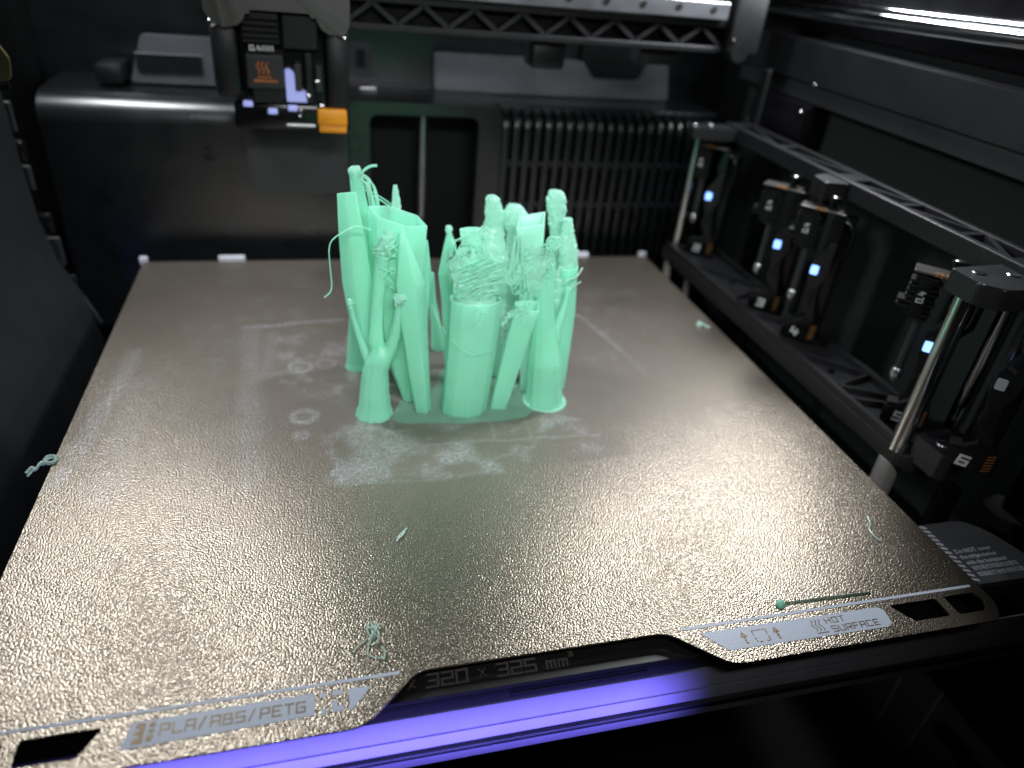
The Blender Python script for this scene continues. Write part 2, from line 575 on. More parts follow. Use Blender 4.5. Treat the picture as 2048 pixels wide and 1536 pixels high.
# slatted vent --------------------------------------------------------
vg = thing('vent_grille', 'black slatted vent grille with rounded fin tops, right half of the rear wall', 'vent', (320, 385, 0))
at(vg, B().box(244, 420, 398, 402, -60, 92), 'back_panel', 'matte')
at(vg, B().box(244, 420, 402.2, 450, 94, 99.5, 2), 'top_panel', 'wall')
fin_me = None
for k in range(21):
    x = 246.5 + 8.0 * k
    if fin_me is None:
        pr = [(398.2, -60), (386, -60), (386, 86)]
        for j in range(7):
            a = math.pi / 2 * j / 6
            pr.append((397 - 11 * math.cos(a), 86 + 11 * math.sin(a)))
        pr.append((402, 98)); pr.append((402, 92.2)); pr.append((398.2, 92.2))
        f = at(vg, B().prism(pr, 'x', -2.2, 2.2, 0.9), 'fin', 'wall', 35)
        fin_me = f
    else:
        f = fin_me.copy(); COL.objects.link(f); f.parent = vg; f.matrix_parent_inverse = Matrix.Translation(-vg.location)
    f.location = (x * MM, 0, 0)
for z in (61, 30):
    at(vg, B().box(246, 408, 387.4, 391, z - 2.2, z + 2.2, 0.6), 'crossbar', 'black')

# upper grey plate behind the gantry
up = thing('rear_plate', 'satin grey plate with a dark stepped notch above the vent grille', 'plate', (300, 440, 96))
pl = rounded([(202, 100.5), (392, 100.5), (387, 127), (371, 127), (367, 113.5), (326, 113.5), (316, 126), (202, 126)], 2)
at(up, B().prism(pl, 'y', 438, 446, 1), 'plate', 'slot')
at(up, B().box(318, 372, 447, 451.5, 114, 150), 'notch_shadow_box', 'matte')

# gantry ----------------------------------------------------------------
ga = thing('gantry_beam', 'black truss gantry beam with steel rail across the top of the chamber', 'gantry', (250, 345, 150))
at(ga, B().box(128, 376, 340, 352, 149, 153, 0.8), 'lower_chord', 'cast')
at(ga, B().box(128, 376, 340, 352, 164, 168, 0.8), 'upper_chord', 'cast')
at(ga, B().box(128, 376, 350.5, 353, 153, 164), 'web_back', 'matte')
for k in range(8):
    x0 = 134 + k * 30
    at(ga, B().bar((x0, 345, 153), (x0 + 15, 345, 164), 2.6, 9, (0, 1, 0)), 'brace', 'cast')
    at(ga, B().bar((x0 + 15, 345, 164), (x0 + 30, 345, 153), 2.6, 9, (0, 1, 0)), 'brace', 'cast')
at(ga, B().box(130, 372, 334, 340, 169, 179, 0.6), 'rail', 'rail')
for k in range(10):
    at(ga, B().cyl((145 + k * 24, 333.4, 174.5), (145 + k * 24, 334.2, 174.5), 2.0, 16), 'rail_screw', 'screw')
eb = thing('gantry_carriage', 'black end carriage with wheel where the gantry meets the right rail', 'carriage', (385, 345, 145))
at(eb, B().box(376, 398, 332, 360, 150, 190, 2), 'block', 'cast', 40)
at(eb, B().cyl((384, 331, 151), (384, 345, 151), 6, 24), 'wheel', 'black', 40)
at(eb, B().sphere((378, 331.5, 158), 1.4), 'screw', 'screw')
tag(B().box(250, 272, 350, 372, 132, 149, 2).done('sensor_block', 'black', None, 40), 'small black block hanging under the gantry beam near its middle', 'block')
tag(B().box(325, 352, 353, 372, 138, 148.6, 1).done('belt_clamp', 'grey', None, 40), 'small grey clamp under the gantry beam near its right end', 'clamp')
st = thing('warning_sticker', 'small square dark sticker on the black wall right of the toolhead', 'sticker', (152, 452, 107))
at(st, B().prism(rounded([(140, 107), (158, 107), (158, 129), (140, 129)], 2), 'y', 450.4, 451.4), 'sheet', 'grey')
at(st, B().prism([(146, 112), (152, 112), (152, 124), (146, 124)], 'y', 449.9, 450.3), 'mark', 'matte')
tag(B().tube([(147, 428, 101.5), (158, 428, 102)], 1.5, 10).done('metal_clip', 'steel', None, 40), 'short bright metal clip behind the rod bay left corner', 'clip')

# right rail and side beam ----------------------------------------------
rr = thing('side_rail', 'chrome guide rods along the top of the right wall', 'guide rail', (425, 200, 178))
at(rr, B().cyl((426, 398, 176), (426, -60, 189), 4.0, 32), 'rod', 'chrome', 40)
at(rr, B().cyl((436, 398, 180), (436, -60, 193), 3.0, 32), 'rod', 'chrome', 40)
at(rr, B().box(441, 445.9, -60, 400, 168, 215), 'backing', 'gloss')
sb = thing('side_beam', 'dark grey metal side beam below the chrome rods on the right', 'beam', (430, 170, 130))
at(sb, B().prism([(424, 162), (446 - .1, 162), (446 - .1, 127), (427, 127), (427, 138.4), (424, 139)], 'y', -100, 396, 0.5), 'beam', 'cast')
at(sb, B().box(425.6, 428, -100, 395, 127.4, 137.4, 0.4), 'lower_lip', 'grey')
for yy, zz in ((352, 139), (300, 139)):
    at(sb, B().sphere((423.9, yy, zz), 1.0), 'screw', 'screw')
bk = thing('rear_bracket', 'black motor bracket with small screws behind the far end of the tool rack', 'bracket', (425, 330, 92))
at(bk, B().box(420, 438.8, 296, 360, 92, 126.8, 2), 'body', 'gloss', 40)
at(bk, B().box(417, 420, 344, 352, 88, 140, 0.6), 'post', 'grey')
for yy, zz in ((358, 122), (300, 122), (358, 104), (302, 100), (312, 96)):
    at(bk, B().sphere((419.6, yy, zz), 1.5), 'screw', 'screw')

# left side panel ---------------------------------------------------------
lp = thing('side_cover', 'dark moulded side cover sweeping down at the left edge', 'cover', (-40, 250, -100))
curve = [(-37, 140), (-38, 116), (-37.5, 79), (-36, 49), (-32, 25), (-23, 3), (-18, -24), (-14, -60), (-12, -140)]
b = B()
rows = []
for x, z in curve:
    rows.append([b.bm.verts.new((x - 1.5 * (300 - y) / 100 - (0 if y < 305 else 14), y, z)) for y in (-120, 0, 100, 200, 270, 296, 303, 305.1)])
for a, c in zip(rows, rows[1:]):
    for k in range(len(a) - 1):
        b.bm.faces.new((a[k], a[k + 1], c[k + 1], c[k]))
at(lp, b, 'shell', 'side', 50)
for (x, y, z, h) in ((-44, 318, 99, 16), (-43, 320, 66, 14), (-38, 322, 22, 18)):
    at(lp, B().box(x - 4, x + 4, y - 2, y + 2, z - h / 2, z + h / 2, 1.2), 'tab', 'grey')
for (x, y, z) in ((-40, 308, 84), (-35, 306, 45), (-30, 306, 8)):
    at(lp, B().box(x - 4, x + 5, y - 3, y + 3, z - 6, z + 6, 2.2), 'knuckle', 'gloss', 40)
at(lp, B().tube([(-24, 303, 2), (-20, 303, -8), (-17, 303, -16)], 1.2, 8), 'trim', 'grey')

ov = thing('olive_tag', 'dim olive tag at the top left corner above the side cover', 'tag', (-18, 250, 130))
at(ov, B().prism(rounded([(-26, 129), (-14.5, 130), (-13, 139), (-19, 150), (-28, 152)], 2), 'y', 249, 251.5, .4), 'tag', 'olive')
at(ov, B().prism(rounded([(-26, 124), (-15.5, 126.5), (-15.5, 128.6), (-26, 127)], .6), 'y', 248.4, 251), 'clip', 'gloss')

# ================================================================== BED AND PLATE
bed = thing('heated_bed', 'black heated bed with a printed front bar and a lit blue front band', 'print bed', (179, 180, -1))
at(bed, B().box(3, 355, 23, 352, -9, -1.1, 1), 'bed_slab', 'black')
at(bed, B().prism([(9.6, -5.2), (24, -4.9), (24, -14), (9, -14), (9, -6)], 'x', 8, 350, 0.3), 'front_bar', 'barline')
at(bed, B().box(20, 116, 9.6 - 1.2, 9.0 - 0.02, -10.5, -8.4, 0.2), 'bar_slot', 'matte')
at(bed, B().box(165, 214, 8.4, 8.98, -10.5, -8.4, 0.2), 'bar_slot', 'matte')
at(bed, B().prism([(8.9, -12.2), (8.9, -30), (7.0, -30), (5.6, -18.6), (8.2, -12.2)], 'x', -60, 420), 'upper_band', 'band')
at(bed, B().prism([(6.9, -19.2), (6.9, -32), (3.8, -32), (3.6, -22.4), (5.2, -19.2)], 'x', -60, 420), 'lower_band', 'band')
at(bed, B().prism([(3.4, -22.6), (3.4, -25.6), (2.4, -25.6), (1.9, -23.6), (2.2, -22.9)], 'x', -60, 420, 0.3), 'bottom_trim', 'black')
def flat(z):
    return lambda u, v, d: Vector((u, v, z + d))
fx = 132.5
at_text = lambda o: o
letters('x', 132.2, 13.2, 4.6, 2.4, 1, .32, flat(-4.98), .05, 'printed_size', 'dim_ink', bed)
for t, x, hgt, wd, wt, sl_ in (('320', 138.2, 4.6, 3.5, .75, .1), ('x', 155.6, 4.6, 2.4, .32, .0), ('325', 161.6, 4.6, 3.5, .75, .1), ('mm', 178.6, 4.4, 2.9, .75, .12)):
    letters(t, x, 13.2 + (.4 if t == 'x' else 0), hgt, wd, 1.3, wt, flat(-4.98), .05, 'printed_size', 'dim_ink', bed, sl_)
letters('3', 187.0, 16.6, 1.9, 1.5, 1, .42, flat(-4.97), .05, 'printed_size', 'dim_ink', bed, .1)
for c in list(bed.children):
    if c.name.startswith('printed_size'):
        c.matrix_parent_inverse = Matrix.Translation(-bed.location)
for x0, x1 in ((-3, 2), (46, 63), (296, 312), (354, 360)):
    at(bed, B().box(x0, x1, 359.4, 363, -3, 2.2, 0.8), 'locating_pin', 'pin')
# right hand tab with its printed notice
tb = thing('stripe_marker_tab', 'grey tab with diagonal stripes and a white printed notice right of the plate', 'marker tab', (376, 37, -8))
at(tb, B().prism(rounded([(356, 19.5), (397, 19.5), (401, 26), (394, 46), (386, 54.5), (356, 54.5)], [0, 3, 4, 6, 7, 0], 5), 'z', -7, -4, 0.4), 'plate', 'tab')
for k in range(13):
    y = 21.2 + k * 2.56
    at(tb, B().prism([(359.2, y + 1.9), (365.6, y - .4), (365.6, y + 1.0), (359.2, y + 3.3)], 'z', -3.99, -3.93), 'stripe', 'tabink')


def text_mesh(body, loc, size, name, mat, parent, sx=1.0, bold=0.0):
    cu = bpy.data.curves.new(name, 'FONT')
    cu.body = body
    cu.size = size * MM
    cu.offset = bold * MM
    cu.resolution_u = 2
    tmp = bpy.data.objects.new(name, cu)
    COL.objects.link(tmp)
    bpy.context.view_layer.update()
    dg = bpy.context.evaluated_depsgraph_get()
    me = bpy.data.meshes.new_from_object(tmp.evaluated_get(dg))
    COL.objects.unlink(tmp)
    bpy.data.objects.remove(tmp)
    me.name = name
    for v in me.vertices:
        v.co.x *= sx
        v.co += Vector(loc) * MM
    me.materials.clear()
    me.materials.append(M[mat])
    o = bpy.data.objects.new(name, me)
    COL.objects.link(o)
    o.parent = parent
    o.matrix_parent_inverse = Matrix.Translation(-parent.location)
    return o


text_mesh('Do NOT cover', (367.4, 36.3, -3.93), 3.1, 'notice_text', 'tabink', tb, .95, .05)
text_mesh('the stripe marker', (367.4, 33.1, -3.93), 3.0, 'notice_text', 'tabink', tb, .88, .05)
text_mesh('with the buildplate!', (367.4, 29.8, -3.93), 3.0, 'notice_text', 'tabink', tb, .90, .05)
text_mesh('请勿将打印面板放置在', (367.6, 26.7, -3.93), 2.6, 'notice_text', 'tabink', tb, .92, .02)
text_mesh('遮挡此条状标识的位置', (367.6, 23.4, -3.93), 2.6, 'notice_text', 'tabink', tb, .92, .02)

# flexible plate -----------------------------------------------------------
bp = thing('build_plate', 'gold textured flexible build plate with pale printed marks along its front edge', 'build plate', (179, 178, -1))
mir = lambda pts: [(358 - x, y) for x, y in pts][::-1]
half = [(358, 357.4), (358, 7), (353, 0), (240.5, 0), (222.5, 16.4)]
half_r = [5, 9, 5, 5, 4]
outl = half + [(135.5, 16.4), (117.5, 0), (5, 0), (0, 7), (0, 357.4)]
outr = half_r + half_r[::-1]
h1 = [(313.2, 13.4), (334.6, 13.4), (334.6, 5.0), (318.5, 5.0)]
h2 = [(338.6, 13.6), (352.6, 13.6), (354.0, 9.5), (350.8, 4.9), (338.6, 4.9)]
holes = [rounded(q, 1.2, 3) for q in (h1, h2, mir(h1), mir(h2))]
YS = 18.5
front_r = [0, 0, 9, 5, 5, 4, 4, 5, 5, 9]
fp = [(0, YS), (358, YS)] + [(358, 7), (353, 0), (240.5, 0), (222.5, 16.4), (135.5, 16.4), (117.5, 0), (5, 0), (0, 7)]
front_r = [0, 0, 9, 5, 5, 4, 4, 5, 5, 9]


def wear_mesh():
    """upper sheet as a 1 mm grid that carries the residue masks"""
    nx, ny = 359, 340
    xs = np.linspace(0, 358, nx); ys = np.linspace(YS, 357.4, ny)
    X, Y = np.meshgrid(xs, ys)
    rg = np.random.default_rng(5)

    def vnoise(cell, octv=4):
        out = np.zeros_like(X); amp = 1.0; tot = 0
        for o in range(octv):
            c = cell / 2 ** o
            g = rg.random((int(360 / c) + 4, int(360 / c) + 4))
            fx_, fy_ = X / c, Y / c
            i, j = fx_.astype(int), fy_.astype(int)
            u, v = fx_ - i, fy_ - j
            u = u * u * (3 - 2 * u); v = v * v * (3 - 2 * v)
            out += amp * ((g[j, i] * (1 - u) + g[j, i + 1] * u) * (1 - v) + (g[j + 1, i] * (1 - u) + g[j + 1, i + 1] * u) * v)
            tot += amp; amp *= .55
        return out / tot
    wx = (vnoise(14) - .5); wy = (vnoise(14) - .5)
    A = X + wx * 3; Bq = Y + wy * 3
    A2 = X + wx * 14; B2 = Y + wy * 14
    n1 = vnoise(28, 5); n3 = vnoise(9, 4)
    ss = lambda v, lo, hi: (lambda t: t * t * (3 - 2 * t))(np.clip((v - lo) / (hi - lo), 0, 1))
    ch = np.zeros_like(X)

    def line(a, b, wd, amt, soft=1.0):
        nonlocal ch
        ba = (b[0] - a[0], b[1] - a[1]); L2 = ba[0] ** 2 + ba[1] ** 2
        t = np.clip(((A - a[0]) * ba[0] + (Bq - a[1]) * ba[1]) / L2, 0, 1)
        d = np.hypot(A - a[0] - ba[0] * t, Bq - a[1] - ba[1] * t)
        ch = np.maximum(ch, amt * (1 - ss(d, wd * .35, wd * (1 + soft))) * (.35 + .9 * n3))

    def ring(c, r, wd, amt):
        nonlocal ch
        d = np.abs(np.hypot(A - c[0], (Bq - c[1])) - r)
        ch = np.maximum(ch, amt * (1 - ss(d, wd * .3, wd * 2)) * (.3 + n3))
        ch = np.maximum(ch, amt * .35 * (1 - ss(np.hypot(A - c[0], Bq - c[1]), r * .6, r)) * n3)

    def patch(x0, x1, y0, y1, soft, lo, hi, amt, tilt=0.0):
        nonlocal ch
        Yt = B2 + tilt * (X - x0)
        k = ss(A2, x0 - soft, x0 + soft) * (1 - ss(A2, x1 - soft, x1 + soft)) * ss(Yt, y0 - soft, y0 + soft) * (1 - ss(Yt, y1 - soft, y1 + soft))
        ch = np.maximum(ch, amt * k * ss(n3, lo, hi))
    line((69, 259), (96, 262), 1.6, .95); line((96, 262), (124, 265), 1.3, .7)
    line((72, 256), (77, 150), 4.5, .34); line((84, 250), (82, 205), 3.0, .30)
    line((77, 150), (80, 118), 4.0, .22)
    line((262, 262.5), (271, 261), 1.0, .85); line((271, 261), (283, 212), 1.4, .5); line((283, 212), (286, 186), 1.2, .2)
    line((290, 291), (318, 290), 5, .26); line((272, 300), (300, 296), 4, .16)
    line((138, 136), (240, 133.5), .8, .55, .6); line((141, 160), (139.5, 137), .8, .4, .6)
    line((188, 150), (187, 135), .8, .42, .6); line((206, 150), (205, 134), .8, .3, .6); line((227, 150), (231, 134), 1.0, .5)
    line((117, 113), (150, 110), .8, .45); line((112, 148), (117, 114), .8, .45)
    line((150, 110), (176, 113), 1.0, .4); line((176, 113), (186, 122), 1.2, .45); line((186, 122), (205, 128), 1.2, .4)
    line((8, 150), (16, 235), 3.5, .42); line((4, 128), (8, 150), 2.5, .34); line((24, 205), (22, 120), 6, .16)
    ring((99, 211.5), 5.6, 1.3, .75); ring((112, 214), 4.5, 1.2, .5); ring((101, 166), 5.2, 1.3, .85); ring((100, 150), 2.6, 1.2, .6)
    ring((161, 46), 7, 1.0, .10)
    patch(112, 150, 112, 152, 1.6, .25, .75, .72)
    patch(140, 188, 112, 136, 2.0, .30, .75, .65)
    patch(118, 240, 136, 156, 4, .42, .74, .55)
    patch(188, 236, 118, 150, 4, .46, .74, .45)
    patch(84, 130, 180, 262, 6, .44, .78, .50)
    patch(221, 237, 135, 152, 1.2, .25, .60, .70)
    patch(40, 330, 200, 350, 30, .52, .85, .22)
    du = ss(B2, 30, 190) * (.45 + .65 * n1)
    r = np.hypot(A2 - 185, (B2 - 190))
    du *= .35 + .65 * (1 - ss(r, 50, 200))
    pan = ss(A2, 108, 114) * (1 - ss(A2, 246, 262)) * ss(B2, 108, 116) * (1 - ss(B2, 150, 200))
    du = np.clip(np.maximum(du, pan * (.35 + .5 * n1)), 0, 1)
    idx = np.arange(nx * ny).reshape(ny, nx)
    f = np.stack([idx[:-1, :-1], idx[:-1, 1:], idx[1:, 1:], idx[1:, :-1]], -1).reshape(-1, 4)
    v = np.stack([X, Y, np.zeros_like(X)], -1).reshape(-1, 3) * MM
    me = bpy.data.meshes.new('sheet')
    me.from_pydata(v.tolist(), [], f.tolist())
    att = me.attributes.new('wear', 'FLOAT_COLOR', 'POINT')
    col = np.stack([np.clip(ch, 0, 1), du, np.zeros_like(X), np.ones_like(X)], -1).astype(np.float32).ravel()
    att.data.foreach_set('color', col)
    me.materials.append(M['plate'])
    return me


sheet = bpy.data.objects.new('sheet', wear_mesh())
COL.objects.link(sheet)
sheet.parent = bp
sheet.matrix_parent_inverse = Matrix.Translation(-bp.location)
at(bp, B().holed(rounded(fp, front_r, 5), holes, -0.8, 0.0), 'front_handle', 'plate')
at(bp, B().box(0.1, 357.9, YS + .1, 357.3, -0.8, -0.05), 'sheet_core', 'edge')
Z0 = 0.004


def mark(pts, name, parent, mat='ink', z=Z0, t=0.11):
    o = at(parent, B().prism(pts, 'z', z, z + t), name, mat)
    return o


def bar_pts(x0, x1, y, wd):
    return rounded([(x0, y - wd / 2), (x1, y - wd / 2), (x1, y + wd / 2), (x0, y + wd / 2)], .4, 2)


mark(bar_pts(4, 129.6, 16.6, 1.15), 'printed_line', bp)
mark(bar_pts(228.8, 354, 16.6, 1.15), 'printed_line', bp)
labl = mark([(50.2, 5.2), (103.2, 6.3), (103.2, 13.9), (52.3, 13.4)], 'material_label', bp)
labr = mark(rounded([(241.4, 5.4), (306.6, 4.6), (308.8, 6.0), (309.6, 11.8), (308.2, 13.4), (234.4, 14.0)], [0, .6, .6, .6, .6, 0], 2), 'hot_surface_label', bp)
# knocked out lettering shows the sheet itself
TZ = Z0 + 0.115


def ko(text, x, y, h, wd, gap, wt, par, sl_=0.0):
    o = letters(text, x, y, h, wd, gap, wt, flat(TZ), 0.04, 'lettering', 'bare', par, sl_)
    return o


ko('PLA/ABS/PETG', 60.2, 8.1, 3.3, 2.35, 1.08, .52, labl, .04)
mark([(54.4, 6.2), (55.8, 6.2), (56.2, 12.6), (54.8, 12.6)], 'lettering', labl, 'bare', TZ, .04)
for (x, y, w_, h_) in ((53.0, 6.4, 2.0, 1.5), (53.2, 9.0, 2.0, 1.2), (53.6, 11.2, 2.0, 1.5), (56.6, 6.6, 1.6, 1.9), (56.8, 9.2, 1.6, 1.2), (57.0, 11.0, 1.6, 1.6)):
    mark([(x, y), (x + w_, y), (x + w_ + .3, y + h_), (x + .3, y + h_)], 'lettering', labl, 'bare', TZ, .045)
for (x, y, w_, h_) in ((105.0, 11.8, 1.7, 1.9), (108.4, 12.0, 3.3, 1.7), (105.0, 6.2, 1.7, 1.9), (108.2, 6.4, 1.8, 3.8), (110.0, 6.4, 1.9, 1.8)):
    mark([(x, y), (x + w_, y), (x + w_, y + h_), (x, y + h_)], 'marker_square', bp)
mark([(113.4, 6.4), (114.2, 6.2), (120.4, 13.4), (113.4, 13.6)], 'marker_triangle', bp)
ko('HOT', 283.5, 9.9, 2.2, 2.0, 1.0, .40, labr, .05)
ko('SURFACE', 284.2, 6.1, 2.3, 2.0, .95, .42, labr, .05)
b = B()
for k in range(3):
    b.prism([(x + dx, y) for x, y, dx in [(277.6 + k * 1.5 + .5 * math.sin(t * 1.1), 7.2 + t * .62, 0) for t in range(9)]] +
            [(278.05 + k * 1.5 + .5 * math.sin(t * 1.1), 7.2 + t * .62) for t in range(8, -1, -1)], 'z', TZ, TZ + .04)
b.prism([(277.5, 6.2), (282.2, 6.2), (282.2, 6.6), (277.5, 6.6)], 'z', TZ, TZ + .04)
o = at(labr, b, 'heat_icon', 'bare')
for ax in (249.5, 262.5):
    b = B().prism([(ax - .45, 6.8), (ax + .45, 6.8), (ax + .45, 9.6), (ax + 1.4, 9.6), (ax, 12.2), (ax - 1.4, 9.6), (ax - .45, 9.6)], 'z', TZ, TZ + .04)
    o = at(labr, b, 'arrow_icon', 'bare')
b = B()
for q in ((253.2, 254.6, 11.4, 11.9), (257.6, 259.0, 11.4, 11.9), (253.2, 253.7, 9.6, 11.35), (258.5, 259.0, 9.6, 11.35), (253.2, 253.7, 7.0, 8.8), (258.5, 259.0, 7.0, 8.8), (254.2, 255.6, 6.6, 7.05), (257.0, 258.4, 6.6, 7.05), (255.0, 257.2, 11.5, 11.9)):
    b.box(q[0], q[1], q[2], q[3], TZ, TZ + .04)
o = at(labr, b, 'frame_icon', 'bare')

# ================================================================== TOOLHEAD
th = thing('toolhead', 'black printer toolhead with a warm grey top cover, orange tab and heat warning', 'toolhead', (97, 330, 96))
cov = rounded([(61, 200), (61, 156), (66, 150), (74, 149), (80, 153), (82, 158.5), (116, 158.5), (120, 151), (127, 147.5), (133, 149), (135, 155), (135, 200)], [0, 4, 3, 3, 2, 2, 2, 2, 3, 3, 4, 0])
at(th, B().prism(cov, 'y', 311, 352, 1.6), 'top_cover', 'light', 40)
at(th, B().box(62, 76, 316, 350, 114, 151, 3), 'side_arm', 'black', 40)
at(th, B().box(121.5, 134, 316, 350, 108, 151, 3), 'side_arm', 'black', 40)
at(th, B().box(76, 121.5, 324, 350, 106, 158, 1), 'core', 'gloss')
at(th, B().box(78, 98, 316, 324, 142, 157, 1), 'fan_shroud', 'black')
at(th, B().box(99, 118, 317, 324, 140, 157, 1), 'fan_shroud', 'black')
for k in range(4):
    at(th, B().box(79, 97, 315.2, 316.2, 144 + k * 3, 145.2 + k * 3), 'shroud_rib', 'gloss')
at(th, B().box(79, 98.5, 315, 323, 119, 136.5, 1), 'warning_plate', 'grey')
at(th, B().box(81, 97.5, 318, 323.8, 111, 119, 1), 'heater_block', 'black')
pf = lambda y: (lambda u, v, d: Vector((u, y - d, v)))
o = letters('0.4', 82, 138.6, 2.2, 1.7, .8, .7, pf(315.8), .2, 'nozzle_size_print', 'white_ink', th)
o.matrix_parent_inverse = Matrix.Translation(-th.location)
for k in range(4):
    at(th, B().box(88.5 + k * 1.6, 89.3 + k * 1.6, 315.5, 315.8, 138.4, 141.2), 'barcode_bar', 'white_ink')
for k in range(3):
    at(th, B().tube([(85.4 + k * 2.3 + .7 * math.sin(t * .9), 314.7, 126.6 + t * .78) for t in range(9)], .48, 6), 'heat_wave', 'heat_ink')
at(th, B().box(84.6, 92.2, 314.5, 314.95, 124.8, 125.6), 'heat_base', 'heat_ink')
at(th, B().box(82.6, 95.2, 314.5, 314.95, 122.6, 123.9), 'warning_line', 'heat_ink')
at(th, B().prism(rounded([(99.2, 112), (113, 112), (112, 116), (106, 119), (103.4, 128), (99.2, 129)], .8), 'y', 319, 323.8, .4), 'heat_shield', 'nozglow')  # no lamp itself: LED light on the shield put in as emission
at(th, B().cyl((101, 318.6, 128), (101, 321, 128), 1.5, 16), 'nozzle_led', 'nozglow')
for x, z0, z1, mt in ((106, 118, 132, 'pcb'), (112, 112, 138, 'black'), (117.5, 118, 132, 'grey')):
    at(th, B().box(x - 1.8, x + 1.8, 317, 322, z0, z1, .6), 'contact_post', mt)
for x, z in ((111, 116.4), (116, 124), (118, 111)):
    at(th, B().sphere((x, 316.4, z), 1.5), 'screw', 'screw')
at(th, B().box(70, 134, 320, 348, 96, 110, 2), 'lower_frame', 'gloss', 40)
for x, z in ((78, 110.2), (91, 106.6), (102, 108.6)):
    at(th, B().box(x - 2.6, x + 2.6, 317.6, 320, z - 1.6, z + 1.6, .8), 'metal_foot', 'nozglow')  # reflected lamp light on the metal feet put in as emission
for x, z in ((106.5, 107.4), (106.0, 104.4)):
    at(th, B().sphere((x, 319.6, z), 1.0), 'screw', 'screw')
at(th, B().box(98, 114, 318.6, 320, 98.2, 99.6, .3), 'metal_edge', 'steel')
ot = at(th, B().box(115.5, 132, 313, 321, 100.5, 109.6, 1.3), 'orange_tab', 'orange', 40)
at(th, B().box(116.2, 131.6, 314.6, 321, 96.4, 100.2, .8), 'orange_tab_foot', 'orange', 40)
at(th, B().sphere((64.5, 315, 151), 2.6), 'screw', 'screw')
at(th, B().sphere((126, 315.4, 147.2), 1.2), 'screw', 'screw')
at(th, B().sphere((131.5, 315.4, 147.2), 1.2), 'screw', 'screw')

# ================================================================== TOOL RACK
rk = thing('tool_rack', 'dark metal rack with two truss beams and vertical rods along the right wall', 'tool rack', (390, 210, 6))
b = B()
# upper beam
ub = at(rk, B().box(394, 398.5, 72, 346, 95.5, 105, 0.6), 'upper_rail', 'cast')
at(rk, B().box(411, 415, 72, 346, 96, 105, 0.6), 'upper_rail', 'cast')
for y0, y1 in ((338, 346), (280, 285), (208, 222), (166, 170), (78, 98), (125, 129)):
    at(rk, B().box(398.6, 410.9, y0, y1, 96.2, 104.6, 0.4), 'cross_rib', 'cast')
for (a0, a1) in (((398, 284), (411, 336)), ((398, 278), (411, 224)), ((398, 206), (411, 172)), ((398, 164), (411, 131)), ((398, 100), (411, 124))):
    at(rk, B().bar((a0[0], a0[1], 100.4), (a1[0], a1[1], 100.4), 3.0, 8.0), 'truss_web', 'cast')
at(rk, B().prism(rounded([(362, 330), (393.9, 326), (393.9, 345.9), (366, 346)], 3), 'z', 96, 103.5, 0.6), 'support_arm', 'cast')
at(rk, B().prism(rounded([(380, 206), (393.9, 203), (393.9, 224), (382, 220)], 2), 'z', 94, 104, 0.6), 'support_arm', 'cast')
fa = at(rk, B().prism(rounded([(365, 79), (372, 72), (430, 72), (430, 98), (418, 99), (365, 95)], 2), 'z', 92.5, 101.8, 0.8), 'support_arm', 'cast')
for x, y in ((374, 89), (389, 86)):
    at(rk, B().tube([(x, y, 101.9), (x, y, 102.3)], [2.9, 2.4], 20), 'arm_screw', 'screw')
at(rk, B().tube([(381, 340, 103.6), (381, 340, 104.6)], [2.0, 1.6], 16), 'arm_screw', 'screw')
at(rk, B().tube([(368, 338, 103.6), (368, 338, 104.6)], [2.0, 1.6], 16), 'arm_screw', 'screw')
# lower beam
lb = rounded([(366, 349), (370, 84), (377, 77), (392, 77), (402, 84), (404, 349)], [4, 5, 3, 3, 5, 4])
at(rk, B().prism(lb, 'z', 4.5, 13.0, 1.4), 'lower_beam', 'cast')
at(rk, B().bar((368.7, 346, 14.8), (372.7, 84, 14.8), 3.0, 4), 'lower_rail', 'cast')
at(rk, B().bar((401.5, 346, 14.8), (400.2, 84, 14.8), 2.4, 4), 'lower_rail', 'cast')
for (a0, a1) in (((374, 300), (399, 266)), ((399, 262), (376, 250)), ((374, 176), (399, 150)), ((399, 148), (374, 140)), ((374, 140), (399, 126)), ((376, 126), (399, 118)), ((374, 226), (399, 206)), ((374, 338), (399, 340)), ((375, 88), (399, 92))):
    at(rk, B().bar((a0[0], a0[1], 14.6), (a1[0], a1[1], 14.6), 2.2, 3.4), 'truss_web', 'cast')
for x, y in ((384, 168), (383, 157), (383, 124), (388, 122), (384, 290), (386, 276)):
    at(rk, B().tube([(x, y, 13.0), (x, y, 14.2)], [2.2, 1.8], 16), 'beam_screw', 'gloss')
# rods
at(rk, B().cyl((373, 340, 12), (373, 340, 96.4), 3.0, 24), 'rod', 'chrome', 40)
at(rk, B().cyl((372.6, 89, 12), (372.6, 89, 92.8), 4.0, 28), 'rod', 'chrome', 40)
at(rk, B().cyl((411, 98, 4), (411, 98, 92.8), 4.0, 28), 'rod', 'chrome', 40)
at(rk, B().cyl((374, 91, -90), (374, 91, 5), 5.4, 28), 'lower_post', 'post', 40)
at(rk, B().cyl((392, 70, -90), (392, 70, 2), 5.0, 28), 'lower_post', 'gloss', 40)
at(rk, B().cyl((370, 340, -90), (370, 340, 5), 3.0, 20), 'lower_post', 'post', 40)
at(rk, B().cyl((376, 316, -90), (376, 316, 5), 2.4, 20), 'lower_post', 'post', 40)
at(rk, B().cyl((375, 232, -90), (375, 232, 5), 2.4, 20), 'lower_post', 'gloss', 40)
at(rk, B().bar((390, 214, 14), (390, 214, 95), 7, 3.5, (0, 1, 0)), 'middle_post', 'grey')
at(rk, B().prism(rounded([(404.2, 106), (404.2, 88), (424, 86), (426, 106)], 4), 'z', 2, 13, .8), 'rod_foot', 'cast')
